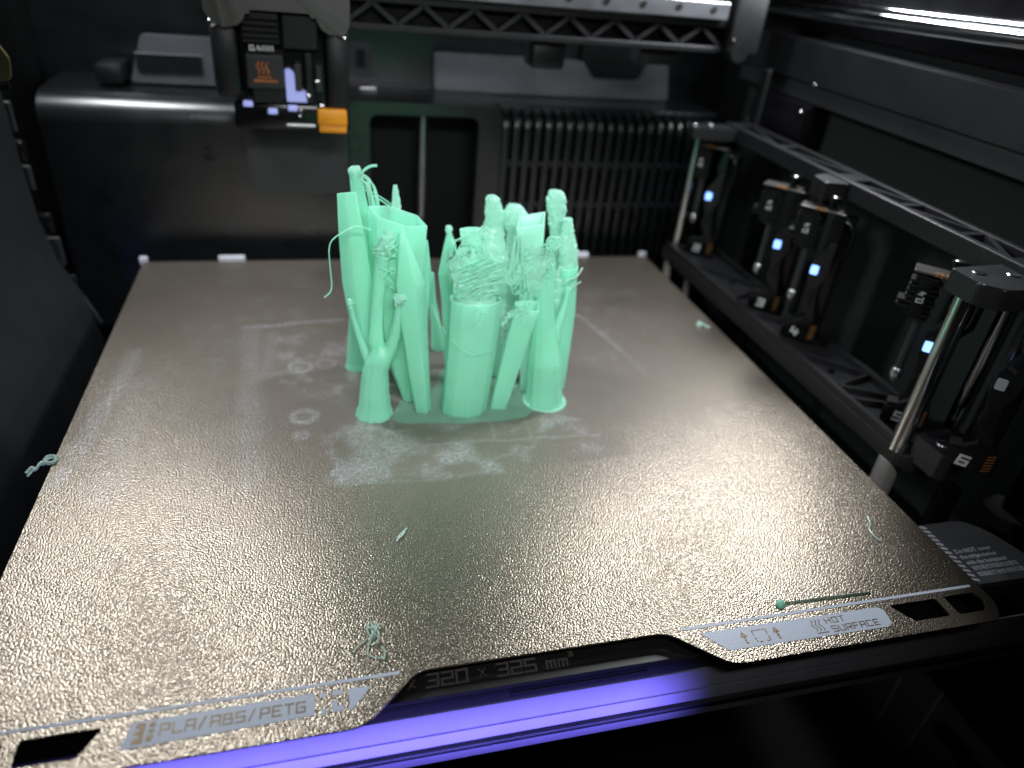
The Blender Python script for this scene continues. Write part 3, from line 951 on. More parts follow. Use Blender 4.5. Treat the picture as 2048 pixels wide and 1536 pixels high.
at(rk, B().tube([(400, 190, 14), (408, 160, 12), (409, 130, 11), (404, 104, 13)], 2.2, 10), 'cable', 'matte', 40)
fb = thing('rack_end_block', 'dark grey square block at the front end of the tool rack beside number 6', 'block', (382, 69, 2))
at(fb, B().prism(rounded([(374, 84), (374.4, 67.5), (378, 64.5), (394, 70), (394, 86)], 1.0), 'z', 11, 24, 0.5), 'block', 'cast')
at(fb, B().tube([(381, 75, 24.0), (381, 75, 24.6)], [3.0, 2.5], 20), 'bolt', 'screw')
fr = thing('front_post', 'black ribbed post with round foot at the right edge of the photo', 'post', (425, 60, 0))
at(fr, B().cyl((426, 62, -100), (426, 62, 120), 5, 24), 'rod', 'gloss', 40)
at(fr, B().tube([(424, 62, -14), (424, 62, -9)], [13, 11], 28), 'foot', 'grey', 40)
for k in range(9):
    at(fr, B().tube([(420, 44, -32 + k * 3.2), (420, 44, -30.4 + k * 3.2)], 7.0 - .2 * (k % 2), 24), 'bellow', 'gloss', 40)


def hotend(num, loc, lit, label, full=True):
    h = thing('hotend_module', label, 'hotend', loc, math.radians(-45), 'numbered hotend modules on the tool rack')

    def add(b, name, mat, sm=None):
        return b.done(name, mat, h, sm)
    # local: x along the face, -y outwards, z up
    add(B().prism(rounded([(-9, 0), (11, 0), (11, 9), (5, 13), (1, 13.5), (-4, 9.6), (-9, 9.2)], .6, 2), 'y', 0, 13, .4), 'foot', 'gloss')
    add(B().bar((-8.6, 4, 9.9), (-3.9, 4, 10.4), 7, .8), 'foot_edge', 'cast')
    add(B().bar((-3.7, 1.5, 10.4), (1.0, 1.5, 14.2), 2.6, .8), 'foot_edge', 'cast')
    letters(num, -3.4, 2.0, 4.4, 3.6, 1, 1.15, lambda u, v, d: Vector((u, -.02 - d, v)), .06, 'number', 'white_ink', h, .12)
    for k in range(6):
        z = 1.6 + k * 1.5
        add(B().prism([(6.4, z), (9.4, z + 1.5), (9.4, z + 1.95), (6.4, z + .5)], 'y', -.09, -.02), 'orange_stripe', 'orange_ink')
    add(B().box(-1, 10, 10, 30, 0.2, 70, 1.2), 'holder_back', 'gloss')
    # arm with light
    arm = [(2, 13), (-2.5, 22), (-1.5, 30), (-4, 38), (-4, 48), (-1, 52), (2.5, 60), (6, 60), (6, 40), (3.2, 34), (4, 24), (7, 12)]
    add(B().prism(rounded(arm, .8, 2), 'y', 1.2, 7.5, .3), 'arm', 'black')
    add(B().prism([(-.6, 24), (2.4, 20), (2.6, 33), (.2, 31)], 'y', .6, 1.3), 'arm_recess', 'matte')
    add(B().prism(rounded([(-3.4, 40.4), (.6, 40.4), (.6, 45.4), (-3.4, 45.4)], .8, 3), 'y', .4, 1.3), 'indicator', 'led' if lit else 'led_off')
    add(B().prism(rounded([(-1, 60), (6.2, 60), (6.2, 76), (2, 76)], 1.4, 3), 'y', 2, 12, .5), 'upper_arm', 'gloss')
    if full:
        # hot end proper
        add(B().cyl((-9.5, 4, 27), (-9.5, 4, 53), 2.0, 16), 'heat_break', 'grey', 40)
        add(B().tube([(-9.5, 4, 20.2), (-9.5, 4, 22.6), (-9.5, 4, 26), (-9.5, 4, 27.5)], [.8, 2.6, 3.0, 2.0], 16), 'nozzle', 'steel', 40)
        add(B().box(-17, -7.5, 2.2, 7.5, 54, 74, .3), 'heat_sink', 'matte')
        for k in range(8):
            z = 53.4 + k * 2.5
            w0 = -21.5 if 1 < k < 4 else (-19 if k > 3 else -14)
            add(B().box(w0, -6.4 + (.6 if k % 2 else 0), 1.2, 9, z, z + 1.1), 'fin', 'black')
        add(B().box(-15.2, -9.6, .7, 1.6, 55, 73), 'size_plate', 'matte')
        letters('0.4', -4.2, 0, 2.6, 1.5, .8, .55, lambda u, v, d: Vector((-11.3 - v + 0.2, .68 - d, 66.5 + u)), .05, 'nozzle_size_print', 'white_ink', h)
        add(B().box(-19, 3, 1.0, 12, 75.4, 76.5, .3), 'circuit_board', 'pcb')
        for k in range(3):
            add(B().box(-10.5 + k * 2.2, -9.3 + k * 2.2, .6, 2.4, 75.6, 77.1), 'contact', 'orange_ink')
        add(B().tube([(-3, 7, 76.9), (-3, 7, 80.2)], 2.0, 14), 'thumbscrew_neck', 'gloss', 40)
        add(B().tube([(-3, 7, 80.2), (-3, 7, 82.6), (-3, 7, 83.2)], [3.6, 3.6, 3.0], 18), 'thumbscrew', 'gloss', 40)
        add(B().tube([(-3, 7, 83.2), (-3, 7, 83.5)], [2.0, 1.6], 16), 'thumbscrew_cap', 'screw', 40)
        add(B().tube([(4, 9, 46), (9, 9, 56), (9, 9, 68), (5, 9, 73), (0, 9, 73.5)], 1.5, 10), 'cable', 'gloss', 40)
        add(B().tube([(6, 6, 46), (12, 6, 55), (12, 6, 66), (8, 6, 71), (2, 6, 72)], 1.3, 10), 'cable', 'gloss', 40)
    else:
        add(B().prism([(0, 58), (5, 58), (8, 78), (5, 80), (2, 70)], 'y', 1, 8, .4), 'carrier_arm', 'cast')
        add(B().sphere((7, 1.4, 79), 1.8), 'carrier_screw', 'screw')
        add(B().bar((-1.6, 2, 51), (1.5, 2, 49.5), 4, 1.4), 'clip', 'steel')
    return h


hotend('2', (384, 326, 14.5), True, 'hotend module with a blue light, farthest one on the tool rack')
hotend('3', (383, 233, 14.5), True, 'hotend module numbered 3 with a blue light, behind the middle post')
hotend('4', (383, 194, 14.5), True, 'hotend module numbered 4 with a blue light, just in front of the middle post')
hotend('5', (384, 104, 14.5), True, 'hotend module numbered 5 with 0.4 mark, lit light and silver nozzle')
hotend('6', (381.1, 61.4, 20.5), False, 'module numbered 6 with an unlit grey indicator, nearest on the rack', False)

# ================================================================== FAILED PRINT
def crystal(name, label, secs, n, rot=0.0, tip=False, opening=0.0, wall=1.1, tilt=(0, 0), mat='mint', bev=0.45, cat='printed crystal', parent=None, part='shaft'):
    """secs bottom to top: (x, y, z, rx, ry)"""
    b = B()
    secs = sorted(secs, key=lambda q: q[2])
    rings = []
    top = secs[-1]
    for i, (x, y, z, rx, ry) in enumerate(secs):
        ring = []
        for k in range(n):
            a = 2 * math.pi * k / n + rot
            vx, vy = rx * math.cos(a), ry * math.sin(a)
            dz = (vx * tilt[0] + vy * tilt[1]) if i == len(secs) - 1 else 0
            ring.append(b.bm.verts.new((x + vx, y + vy, max(z, 0.15 if i else 0.1) + dz)))
        rings.append(ring)
    b.bm.faces.new(rings[0][::-1])
    for a, c in zip(rings, rings[1:]):
        for k in range(n):
            b.bm.faces.new((a[k], a[(k + 1) % n], c[(k + 1) % n], c[k]))
    if opening:
        x, y, z, rx, ry = top
        lo = secs[-2]
        f = min(1.0, opening / max(1e-3, top[2] - lo[2]))
        inner = []
        for j in range(3):
            t = f * j / 2
            cx, cy = x + (lo[0] - x) * t, y + (lo[1] - y) * t
            rX, rY = rx + (lo[3] - rx) * t - wall, ry + (lo[4] - ry) * t - wall
            ring = []
            for k in range(n):
                a = 2 * math.pi * k / n + rot
                vx, vy = rX * math.cos(a), rY * math.sin(a)
                ring.append(b.bm.verts.new((cx + vx, cy + vy, z - opening * j / 2 + (vx * tilt[0] + vy * tilt[1]) * (1 - j / 2))))
            inner.append(ring)
        prev = rings[-1]
        for ring in inner:
            for k in range(n):
                b.bm.faces.new((prev[k], prev[(k + 1) % n], ring[(k + 1) % n], ring[k]))
            prev = ring
        b.bm.faces.new(prev)
    else:
        b.bm.faces.new(rings[-1])
    bmesh.ops.recalc_face_normals(b.bm, faces=b.bm.faces)
    if bev:
        es = [e for e in b.bm.edges if len(e.link_faces) == 2 and e.calc_face_angle(0) > math.radians(14)]
        bmesh.ops.bevel(b.bm, geom=es, offset=bev, segments=2, affect='EDGES', profile=0.5, clamp_overlap=True)
    base = secs[0]
    if parent is None:
        parent = thing(name, label, cat, (base[0], base[1], 0))
    o = b.done(part, mat, parent, 30)
    o.matrix_parent_inverse = Matrix.Translation(-parent.location)
    return parent


def interp(secs, step):
    secs = sorted(secs, key=lambda q: q[2])
    out = []
    for a, b in zip(secs, secs[1:]):
        k = max(1, int(round((b[2] - a[2]) / step)))
        for j in range(k):
            t = j / k
            out.append(tuple(p + (q - p) * t for p, q in zip(a, b)))
    out.append(secs[-1])
    return out


def lumpy(parent, secs, part, amp=0.8, freq=0.35, n=22, mat='mint_rough', step=1.0, zmin=None, jag=0.0):
    b = B()
    z_lo = min(q[2] for q in secs); z_hi = max(q[2] for q in secs)
    prev = None
    rings = []
    seed = random.random() * 100
    for (x, y, z, rx, ry) in interp(secs, step):
        if zmin is not None and z < zmin:
            continue
        ring = []
        for k in range(n):
            a = 2 * math.pi * k / n
            p = Vector((rx * math.cos(a), ry * math.sin(a), z))
            q = p * freq + Vector((seed, 0, 0))
            d = noise.noise(q) * amp * 1.3 + noise.noise(q * 2.7) * amp * .8 + random.uniform(-.3, .3) * amp
            r = 1 + d / max(rx, .8)
            r = max(.25, r)
            zz = z + random.uniform(-.25, .25) * min(1, amp)
            if jag:
                zz += jag * (z - z_lo) / (z_hi - z_lo) * (noise.noise(Vector((p.x, p.y, seed)) * .55) * 1.4 + noise.noise(Vector((p.x, p.y, seed)) * 1.7) * .7)
            ring.append(b.bm.verts.new((x + p.x * r, y + p.y * r, max(.1, zz))))
        rings.append(ring)
    for a, c in zip(rings, rings[1:]):
        for k in range(n):
            b.bm.faces.new((a[k], a[(k + 1) % n], c[(k + 1) % n], c[k]))
    b.bm.faces.new(rings[0][::-1])
    b.bm.faces.new(rings[-1])
    o = b.done(part, mat, parent, 60)
    o.matrix_parent_inverse = Matrix.Translation(-parent.location)
    return o


def trunk(parent, secs, part, ridges=0.05, n=44, mat='mint', seed=0.0, step=1.5):
    """smooth grooved support trunk"""
    b = B()
    rings = []
    for (x, y, z, rx, ry) in interp(secs, step):
        ring = []
        for k in range(n):
            a = 2 * math.pi * k / n
            g = 1 + ridges * (noise.noise(Vector((math.cos(a) * 2.2, math.sin(a) * 2.2, seed + z * .01))) + .5 * math.sin(a * 11 + seed) * abs(math.sin(a * 2.5 + seed)))
            g += 0.006 * math.sin(z * 5)
            ring.append(b.bm.verts.new((x + rx * g * math.cos(a), y + ry * g * math.sin(a), max(z, .12))))
        rings.append(ring)
    for a, c in zip(rings, rings[1:]):
        for k in range(n):
            b.bm.faces.new((a[k], a[(k + 1) % n], c[(k + 1) % n], c[k]))
    b.bm.faces.new(rings[0][::-1])
    b.bm.faces.new(rings[-1])
    o = b.done(part, mat, parent, 50)
    o.matrix_parent_inverse = Matrix.Translation(-parent.location)
    return o


def smoothpath(pts, seg=6):
    pts = [Vector(p) for p in pts]
    out = []
    for i in range(len(pts) - 1):
        p0 = pts[max(i - 1, 0)]; p1 = pts[i]; p2 = pts[i + 1]; p3 = pts[min(i + 2, len(pts) - 1)]
        for j in range(seg):
            t = j / seg
            out.append(.5 * ((2 * p1) + (p2 - p0) * t + (2 * p0 - 5 * p1 + 4 * p2 - p3) * t * t + (3 * p1 - p0 - 3 * p2 + p3) * t ** 3))
    out.append(pts[-1])
    return out


def strands(parent, lines, r, part, mat='strand', n=5, stuff=False):
    b = B()
    for ln in lines:
        rr = r * random.uniform(.7, 1.3)
        b.tube(smoothpath(ln, 5), rr, n)
    o = b.done(part, mat, parent, 60)
    if parent is not None:
        o.matrix_parent_inverse = Matrix.Translation(-parent.location)
    if stuff:
        o['kind'] = 'stuff'
    return o


rnd = random.uniform
L1 = [(125.0, 182, 103.2, 4.6, 3.7), (126.9, 182, 84.1, 6.5, 5.2), (128.7, 182, 62.4, 7.7, 6.1), (130.2, 182, 47.1, 7.2, 5.8), (133.6, 180, 26.4, 4.5, 3.6), (135.7, 176, 0, 3.1, 2.5)]
L2 = [(129.3, 196, 108.3, 2.7, 2.2), (130.9, 196, 95.4, 3.6, 2.9), (133.4, 196, 76.4, 4.6, 3.6), (136.1, 194, 57.0, 5.9, 4.7), (137.2, 190, 20.6, 5.6, 4.5), (138.6, 188, 0, 3.8, 3.1)]
L3 = [(148.5, 208, 98.8, 0.9, 0.7), (148.8, 208, 91.6, 1.9, 1.5), (149.0, 208, 84.3, 2.6, 2.1), (149.4, 206, 62.1, 4.9, 3.9), (151.4, 204, 0, 3.3, 2.7)]
L4 = [(146.6, 180, 93.6, 13.4, 9.5), (146.2, 180, 72.8, 12.7, 9.2), (146.2, 180, 52.8, 11.3, 9.0), (147.3, 178, 26.9, 8.1, 6.5), (151.7, 174, 0.0, 3.2, 2.5)]
L5 = [(146.7, 166, 93.4, 0.5, 0.4), (150.0, 165, 67.9, 7.4, 5.9), (152.1, 165, 47.1, 6.8, 5.4), (154.5, 164, 23.4, 5.6, 4.5), (157.4, 164, 0, 4.4, 3.5)]
L5b = [(147.2, 176, 64.7, 4.6, 3.6), (150.6, 176, 38.8, 4.0, 3.2), (151.8, 174, 0, 2.5, 2.0)]
L6 = [(162.1, 198, 75.4, 1.0, 0.8), (161.8, 198, 56.0, 3.9, 3.2), (161.8, 198, 38.2, 2.6, 1.9), (162.1, 198, 14.9, 2.2, 1.8), (162.5, 198, 0, 2.3, 1.8)]
T1 = [(133.7, 164, 0, 9.0, 9.0), (133.8, 164, 1.6, 8.6, 8.6), (133.9, 164, 4.0, 7.7, 7.7), (134.0, 164, 13.5, 6.8, 6.8), (134.5, 164, 24.6, 6.1, 6.1), (136.1, 164, 30.4, 6.2, 6.2), (137.0, 164, 34.2, 5.2, 5.2), (137.2, 164.5, 37.5, 3.0, 3.0)]
T1c = [(136.2, 165, 31, 4.2, 4.2), (135.3, 166, 39.4, 3.4, 3.4), (135.7, 168, 46.2, 2.8, 2.8), (136.6, 170, 57.8, 2.9, 2.9), (137.5, 172, 66.7, 3.1, 3.1), (139.5, 174, 78, 3.6, 3.6)]
T1r = [(139.2, 164, 29, 3.4, 3.4), (141.4, 164, 35.5, 3.2, 3.2), (143.7, 163, 43.3, 2.4, 2.4), (144.5, 162, 51.5, 1.7, 1.7), (144.9, 162, 58.4, 1.2, 1.2)]
T1l = [(131.8, 165, 28, 2.3, 2.3), (128.3, 168, 38.7, 1.6, 1.6), (125.7, 170, 48.1, 1.2, 1.2), (124.6, 171, 55.2, 1.0, 1.0)]
T2 = [(128.5, 210, 0, 6.5, 6.5), (128.5, 210, 2.4, 5.6, 5.6), (129.0, 208, 28.6, 4.0, 4.0), (128.9, 204, 44.6, 3.1, 3.1), (128.6, 200, 59.7, 2.1, 2.1)]
T4 = [(169.7, 226, 46.1, 1.3, 1.3), (170.6, 226, 30.2, 2.0, 2.0), (173.1, 226, 14.7, 2.8, 2.8), (175.2, 226, 0, 4.4, 4.4)]
R1 = [(175.8, 212, 74.2, 1.2, 0.9), (176.4, 212, 67.3, 3.4, 2.7), (176.7, 212, 52.3, 6.2, 4.9), (177.2, 210, 37.6, 4.7, 3.7), (177.8, 208, 11.7, 3.6, 2.9), (178.0, 206, 0, 3.1, 2.5)]
R2 = [(180.9, 166, 59.6, 12.6, 9.4), (180.6, 165, 46.0, 12.6, 9.5), (179.3, 164, 22.0, 12.0, 9.0), (177.9, 163, 0, 11.8, 8.8)]
R2b = [(177.6, 174, 79.0, 9.0, 3.6), (179.8, 174, 73.3, 11.0, 4.6), (181.6, 172.5, 66.2, 11.2, 5.6), (181.6, 169.5, 60.5, 10.2, 6.6), (181.2, 167, 55, 9.5, 6.6)]
R3 = [(179.4, 178, 88.3, 5.6, 3.9), (180.2, 178, 78.2, 4.5, 3.1), (180.2, 177, 70.4, 5.3, 3.7)]
R4 = [(193.7, 202, 96.4, 1.8, 1.4), (194.3, 202, 94.5, 3.2, 2.6), (195.6, 202, 89.0, 4.4, 3.5), (195.9, 202, 81.5, 4.7, 3.8), (195.6, 200, 74.5, 6.1, 4.9), (195.1, 196, 65.6, 7.7, 6.1), (196.7, 196, 43.7, 6.6, 5.2), (199.9, 196, 0, 6.1, 4.9)]
R5 = [(206.4, 206, 90.5, 3.0, 2.4), (207.5, 206, 86.7, 5.9, 4.7), (208.4, 206, 81.3, 6.1, 4.9), (209.1, 206, 74.8, 5.0, 4.0), (210.7, 204, 51.0, 6.1, 4.9), (215.7, 204, 0, 5.2, 4.1)]
R6 = [(207.9, 180, 91.8, 8.9, 6.3), (208.9, 178, 77.9, 8.0, 5.6), (209.9, 178, 62.5, 7.5, 5.3), (212.3, 178, 40.8, 6.7, 4.7), (215.6, 178, 0, 6.2, 4.4)]
R7 = [(223.8, 196, 100.9, 3.0, 2.4), (224.4, 196, 97.4, 4.7, 3.8), (225.3, 196, 91.2, 4.8, 3.9), (225.9, 196, 86.2, 3.9, 3.1), (226.1, 196, 82.3, 3.2, 2.5), (227.4, 196, 70.6, 2.8, 2.2), (230.2, 196, 42.8, 3.0, 2.4), (234.0, 194, 0, 3.7, 3.0)]
R8 = [(228.1, 186, 90.7, 1.8, 1.4), (228.8, 186, 85.2, 2.5, 2.0), (230.4, 186, 75.0, 4.6, 3.7), (231.5, 186, 66.6, 4.5, 3.6), (228.2, 184, 59.5, 5.0, 4.0), (227.8, 182, 43.9, 5.0, 4.0), (230.6, 180, 0, 5.0, 4.0)]
R9 = [(231.0, 182, 67.0, 4.7, 3.8), (231.2, 182, 60.3, 4.8, 3.9), (231.7, 182, 43.8, 5.9, 4.8), (231.5, 180, 21.6, 5.5, 4.4), (231.8, 178, 0, 4.3, 3.4)]
R10 = [(206.0, 166, 54.6, 8.2, 6.4), (201.4, 165, 31.5, 7.2, 5.7), (197.4, 164, 9.2, 6.2, 4.9), (195.4, 163, 0, 5.4, 4.3)]
T3 = [(220.8, 166, 0, 10.2, 10.2), (220.2, 166, 2.4, 9.4, 9.4), (219.4, 166, 12.5, 8.8, 8.8), (218.4, 166, 24.3, 7.9, 7.9), (218.1, 168, 31.8, 6.8, 6.8), (217.2, 170, 42.0, 5.5, 5.5), (216.3, 172, 54.6, 4.7, 4.7), (216.6, 174, 69.3, 4.0, 4.0), (216.9, 176, 78.6, 3.1, 3.1)]
R11 = [(220.1, 206, 49.9, 6.9, 5.5), (220.5, 206, 26.3, 5.0, 4.0), (221.8, 206, 0, 3.2, 2.6)]

# thin brim film joining the feet
brim = [(141.5, 158.3), (144.0, 154.6), (152.1, 152.8), (164.2, 152.7), (174.7, 149.9), (187.4, 150.8), (196.2, 150.2), (208.1, 152.2), (213.3, 158.8), (214.6, 169.5), (214.6, 181.8), (204.5, 197.4), (186.0, 202.9), (171.8, 200.6), (167.1, 184.3), (157.9, 178.0), (147.4, 174.5)]
tag(at(thing('brim_film', 'thin translucent mint brim film flat on the plate under the crystals', 'brim', (178, 165, 0)),
       B().prism(rounded(brim, 4, 4), 'z', 0.02, 0.32), 'film', 'brim').parent, 'thin translucent mint brim film flat on the plate under the crystals', 'brim')
b = B()

p = crystal('printed_crystal', 'tall mint crystal with a blunt chisel top, leftmost of the print', L1, 6, .3, tilt=(.1, -.3))
p = crystal('printed_crystal', 'tallest mint spike with a bundle of loose strands at its top', L2, 6, .1)
top = Vector((129.3, 196, 108))
lines = []
for k in range(11):
    e = Vector((139 + rnd(-3, 2.5), 192 + rnd(-2, 2), 91 + rnd(-6, 5)))
    a = top + Vector((rnd(0, 2.6), 0, rnd(-3, 0)))
    mid = (a + e) / 2 + Vector((rnd(.2, 2.2), 0, rnd(3, 6)))
    lines.append([a, mid, e])
lines.append([top + Vector((1, 0, -4)), (134, 196, 101), (144, 198, 94), (150, 200, 88), (154, 200, 87.6)])
lines.append([top + Vector((1, 0, -5)), (135, 196, 99), (144, 198, 92.5), (151, 200, 86)])
strands(p, lines, .38, 'strand_bundle')
strands(p, [[(130.5, 195, 106), (133, 195, 109), (136, 195, 111), (139, 195, 111.4)]], .65, 'curl')
lumpy(p, [(129.3, 196, 106, 2.5, 2.1), (129.2, 196, 109.0, 2.8, 2.2), (129.6, 196, 110.6, 1.8, 1.4)], 'ragged_tip', .5, n=14, step=.8)
p = thing('printed_crystal', 'thin rough mint spire standing behind the open-topped crystal', 'printed crystal', (151.4, 204, 0))
lumpy(p, L3, 'shaft', .35, .5, 14, step=1.6)
p = crystal('printed_crystal', 'wide open-topped mint crystal with a slanted rim', L4, 6, -.28, opening=13, wall=1.0, tilt=(-.27, .10))
p = crystal('printed_crystal', 'pointed mint crystal in front of the slanted open rim', L5, 5, -1.25)
p = crystal('printed_crystal', 'slim mint crystal half hidden behind the pointed one', L5b, 5, .4)
p = crystal('printed_crystal', 'mint crystal peeking out right of the pointed one', L6, 5, .2)
p = thing('tree_support', 'forked mint tree support at the front left of the print', 'tree support', (133.7, 164, 0))
trunk(p, T1, 'trunk', .09, 66, seed=3)
trunk(p, T1c, 'branch', .03, 28, seed=5)
trunk(p, T1r, 'branch', .03, 24, seed=8)
trunk(p, T1l, 'branch', .03, 20, seed=2)
lumpy(p, [(144.9, 161.8, 57.6, 1.2, 1.2), (144.9, 161.6, 60, 2.0, 1.9), (145.4, 161.4, 62.6, 2.9, 2.2), (145.2, 161.4, 64.6, 2.0, 1.6)], 'fuzzy_tip', .9, .9, 16, 'mint_clear', .6)
lumpy(p, [(139.5, 174, 77, 3.6, 3.4), (140.5, 172.5, 82, 4.6, 2.6), (141.5, 171.5, 87, 2.6, 1.8), (142.0, 172.5, 89.5, 1.8, 1.2)], 'rough_top', .95, .9, 24, 'mint_clear', .6)
lumpy(p, [(124.6, 171, 54, 1.0, 1.0), (124.4, 171, 56.5, 1.7, 1.4), (124.0, 171, 58, .8, .8)], 'fuzzy_tip', .6, .9, 12, 'mint_clear', .6)
lines = []
for k in range(34):
    c = Vector((143.5 + rnd(-4.5, 4.5), 169.0 + rnd(-1.5, 1.5), 76 + rnd(-14, 12)))
    d = Vector((rnd(-3, 3), rnd(-.6, .6), rnd(-2.4, 2.4)))
    lines.append([c - d, c + Vector((rnd(-1, 1), rnd(-.5, .3), rnd(-1, 1))), c + d])
strands(p, lines, .2, 'torn_strands', 'strand', 5, True)
lines = []
for k in range(26):
    c = Vector((145.2, 161.4, 62)); d = Vector((rnd(-1, 1), rnd(-1, .6), rnd(-.8, 1))).normalized() * rnd(2.0, 4.2)
    lines.append([c, c + d * .6 + Vector((rnd(-1, 1), 0, rnd(-1, 1))), c + d])
strands(p, lines, .16, 'fuzz', 'strand', 4, True)
p = thing('tree_support', 'smooth round mint support with a flared base behind the left crystals', 'tree support', (128.5, 210, 0))
trunk(p, T2, 'trunk', .03, 32, seed=4)
p = thing('tree_support', 'thin pale mint support far behind, between the two halves of the print', 'tree support', (175.2, 226, 0))
trunk(p, T4, 'trunk', .03, 24, seed=6)
# long loose hair on the left
strands(None, [[(134.0, 168.5, 91.3), (128.4, 168.5, 93.1), (123.2, 169, 90.8), (117.8, 170, 86.4), (116.2, 170, 81.9), (116.3, 170, 75.1), (116.6, 170, 65.6), (115.7, 170, 62.0), (113.1, 170, 59.7)]], .34, 'loose_strand')
tag(bpy.data.objects['loose_strand'], 'long curved mint filament hanging off the left side of the print', 'filament strand')

# right half
p = crystal('printed_crystal', 'mint crystal with a small knob tip, left and behind the torn prism', R1, 6, .25)
lumpy(p, [(175.8, 212, 73, 1.3, 1.2), (175.6, 212, 75.4, 1.9, 1.5), (175.4, 212, 77.4, 1.0, .9)], 'knob_tip', .4, .6, 12)
p = crystal('printed_crystal', 'broad front mint prism with its top torn into strings', R2, 10, .31, opening=9, wall=1.2, tilt=(-.015, -.02), bev=.5)
lumpy(p, R2b, 'torn_wall', .55, 1.1, 48, 'mint_clear', .6, jag=7)
lines = []
for k in range(110):                     # swirled strings over the torn mouth
    a0 = rnd(0, 6.28); r0 = rnd(.4, 1.0)
    c = Vector((181 + 10.5 * r0 * math.cos(a0), 166 + 6 * r0 * math.sin(a0), 59.5 + rnd(0, 7) * (1.2 - r0) + rnd(0, 1)))
    t = a0 + rnd(.5, 1.3); r1 = rnd(.3, .98)
    e = Vector((181 + 10.5 * r1 * math.cos(t), 166 + 6 * r1 * math.sin(t), 60 + rnd(0, 9) * (1.2 - r1)))
    lines.append([c, (c + e) / 2 + Vector((rnd(-1, 1), rnd(-1, 1), rnd(0, 2.4))), e])
for k in range(190):                     # hairs sweeping up to the right
    x0 = 172 + rnd(0, 12); z0 = 59 + rnd(0, 14); ln_ = rnd(5, 16)
    y0 = 164 + rnd(-1.5, 3) + (z0 - 60) * .25
    up_ = rnd(.1, .75)
    lines.append([(x0, y0, z0), (x0 + ln_ * .35, y0 - .8, z0 + ln_ * up_ * .55 + rnd(-.6, .6)), (x0 + ln_ * .75, y0 - .4, z0 + ln_ * up_ * .85), (min(x0 + ln_, 195), y0 + rnd(0, 1.5), z0 + ln_ * up_ + rnd(-1, .6))])
for k in range(70):
    c = Vector((181 + rnd(-10, 10), 168 + rnd(-1.5, 2.5), 74 + rnd(-6, 9)))
    d = Vector((rnd(-2.4, 2.4), rnd(-1, 1), rnd(-2.2, 2.6)))
    lines.append([c - d, c + Vector((rnd(-1, 1), rnd(-1, .5), rnd(-1.2, 1.2))), c + d])
strands(p, lines, .13, 'torn_strands', 'strand', 5, True)
lines = [[(182, 156.3, 58), (182.3, 156.0, 55.6), (181.6, 155.7, 53), (180.0, 155.6, 49.6)], [(185.6, 157, 58.6), (185.5, 156.6, 55), (184.4, 156.3, 51.6)]]
strands(p, lines, .24, 'drip')
b = B()
for q in ((178.8, 156.6, 57.4), (180.0, 155.6, 49.3), (178.2, 156.2, 55.3), (184.0, 156.6, 56.2), (170.5, 163, 78), (171.2, 163, 76.6), (173.4, 163, 67)):
    b.sphere(q, .5, sub=1)
at(p, b, 'droplets', 'mint_clear', 60)
p = crystal('printed_crystal', 'small broken mint cup with a thin flat rim above the torn prism', R3, 8, .2, opening=6, wall=.7, tilt=(.05, -.1), mat='mint_clear', bev=.15)
strands(p, [[(173.4, 176, 79), (176, 175, 84), (180.5, 174.5, 88.5), (184, 175, 90)], [(174, 176, 88.6), (179, 174.6, 88.0), (185, 175, 89.3)], [(176, 175, 86), (180, 174, 80), (185, 174, 79), (189, 175, 79.6)], [(184, 175, 91), (182.6, 174.6, 88), (186, 174.4, 85)]], .28, 'loose_strands')
lines = []
for k in range(36):
    c = Vector((180 + rnd(-7, 8), 174.5 + rnd(-1.5, 1.5), 80 + rnd(-4, 7)))
    d = Vector((rnd(-3.4, 3.4), rnd(-.6, .6), rnd(-1.8, 1.8)))
    lines.append([c - d, c + Vector((rnd(-1, 1), 0, rnd(-1, 1))), c + d])
strands(p, lines, .17, 'torn_strands', 'strand', 5, True)
p = thing('printed_crystal', 'lumpy mint spire with a hooked head, left of the two rear stumps', 'printed crystal', (199.9, 196, 0))
lumpy(p, R4, 'shaft', .95, .8, 30, step=.8)
p = thing('printed_crystal', 'lumpy mint stump with a wide flat head behind the tilted open tube', 'printed crystal', (215.7, 204, 0))
lumpy(p, R5, 'shaft', .95, .8, 30, step=.8)
p = crystal('printed_crystal', 'mint tube with a tilted rectangular open mouth above loops of string', R6, 4, .52, opening=12, wall=1.1, tilt=(.30, .30), bev=.9, mat='mint_rough')
lumpy(p, [(209, 174.5, 80, 7.6, 3.4), (210, 173.5, 70, 8.2, 4.2), (211, 173.5, 62, 7.4, 3.8), (212, 174, 57, 5.6, 3.0)], 'torn_wall', .7, 1.1, 40, 'mint_clear', .6, jag=5)
lines = []
for k in range(150):
    c = Vector((210 + rnd(-8, 9), 171 + rnd(-2, 2), 70 + rnd(-13, 13)))
    d = Vector((rnd(-2.6, 2.6), rnd(-.8, .8), rnd(-2.2, 2.2)))
    lines.append([c - d, c + Vector((rnd(-1, 1), rnd(-.6, .4), rnd(-1, 1))), c + d])
strands(p, lines, .13, 'torn_strands', 'strand', 5, True)
lines = []
for k in range(9):                       # hanging loops
    x0 = 198.6 + rnd(-.8, 2.4); xl = 196.4 + rnd(-2.5, 2.2) + k * .25; zl = 60 + rnd(0, 8)
    lines.append([(x0, 170, 89 + rnd(-2, 1)), (x0 - .6 + rnd(-1, .6), 168.5, 78), (xl, 167.5, zl + 4), (xl + 2.2, 167, zl), (xl + 4.6, 167.5, zl + 4.5), (x0 + 2.2 + rnd(-.6, .8), 168.6, 76), (x0 + 1.4, 170, 88)])
strands(p, lines, .24, 'string_loops')
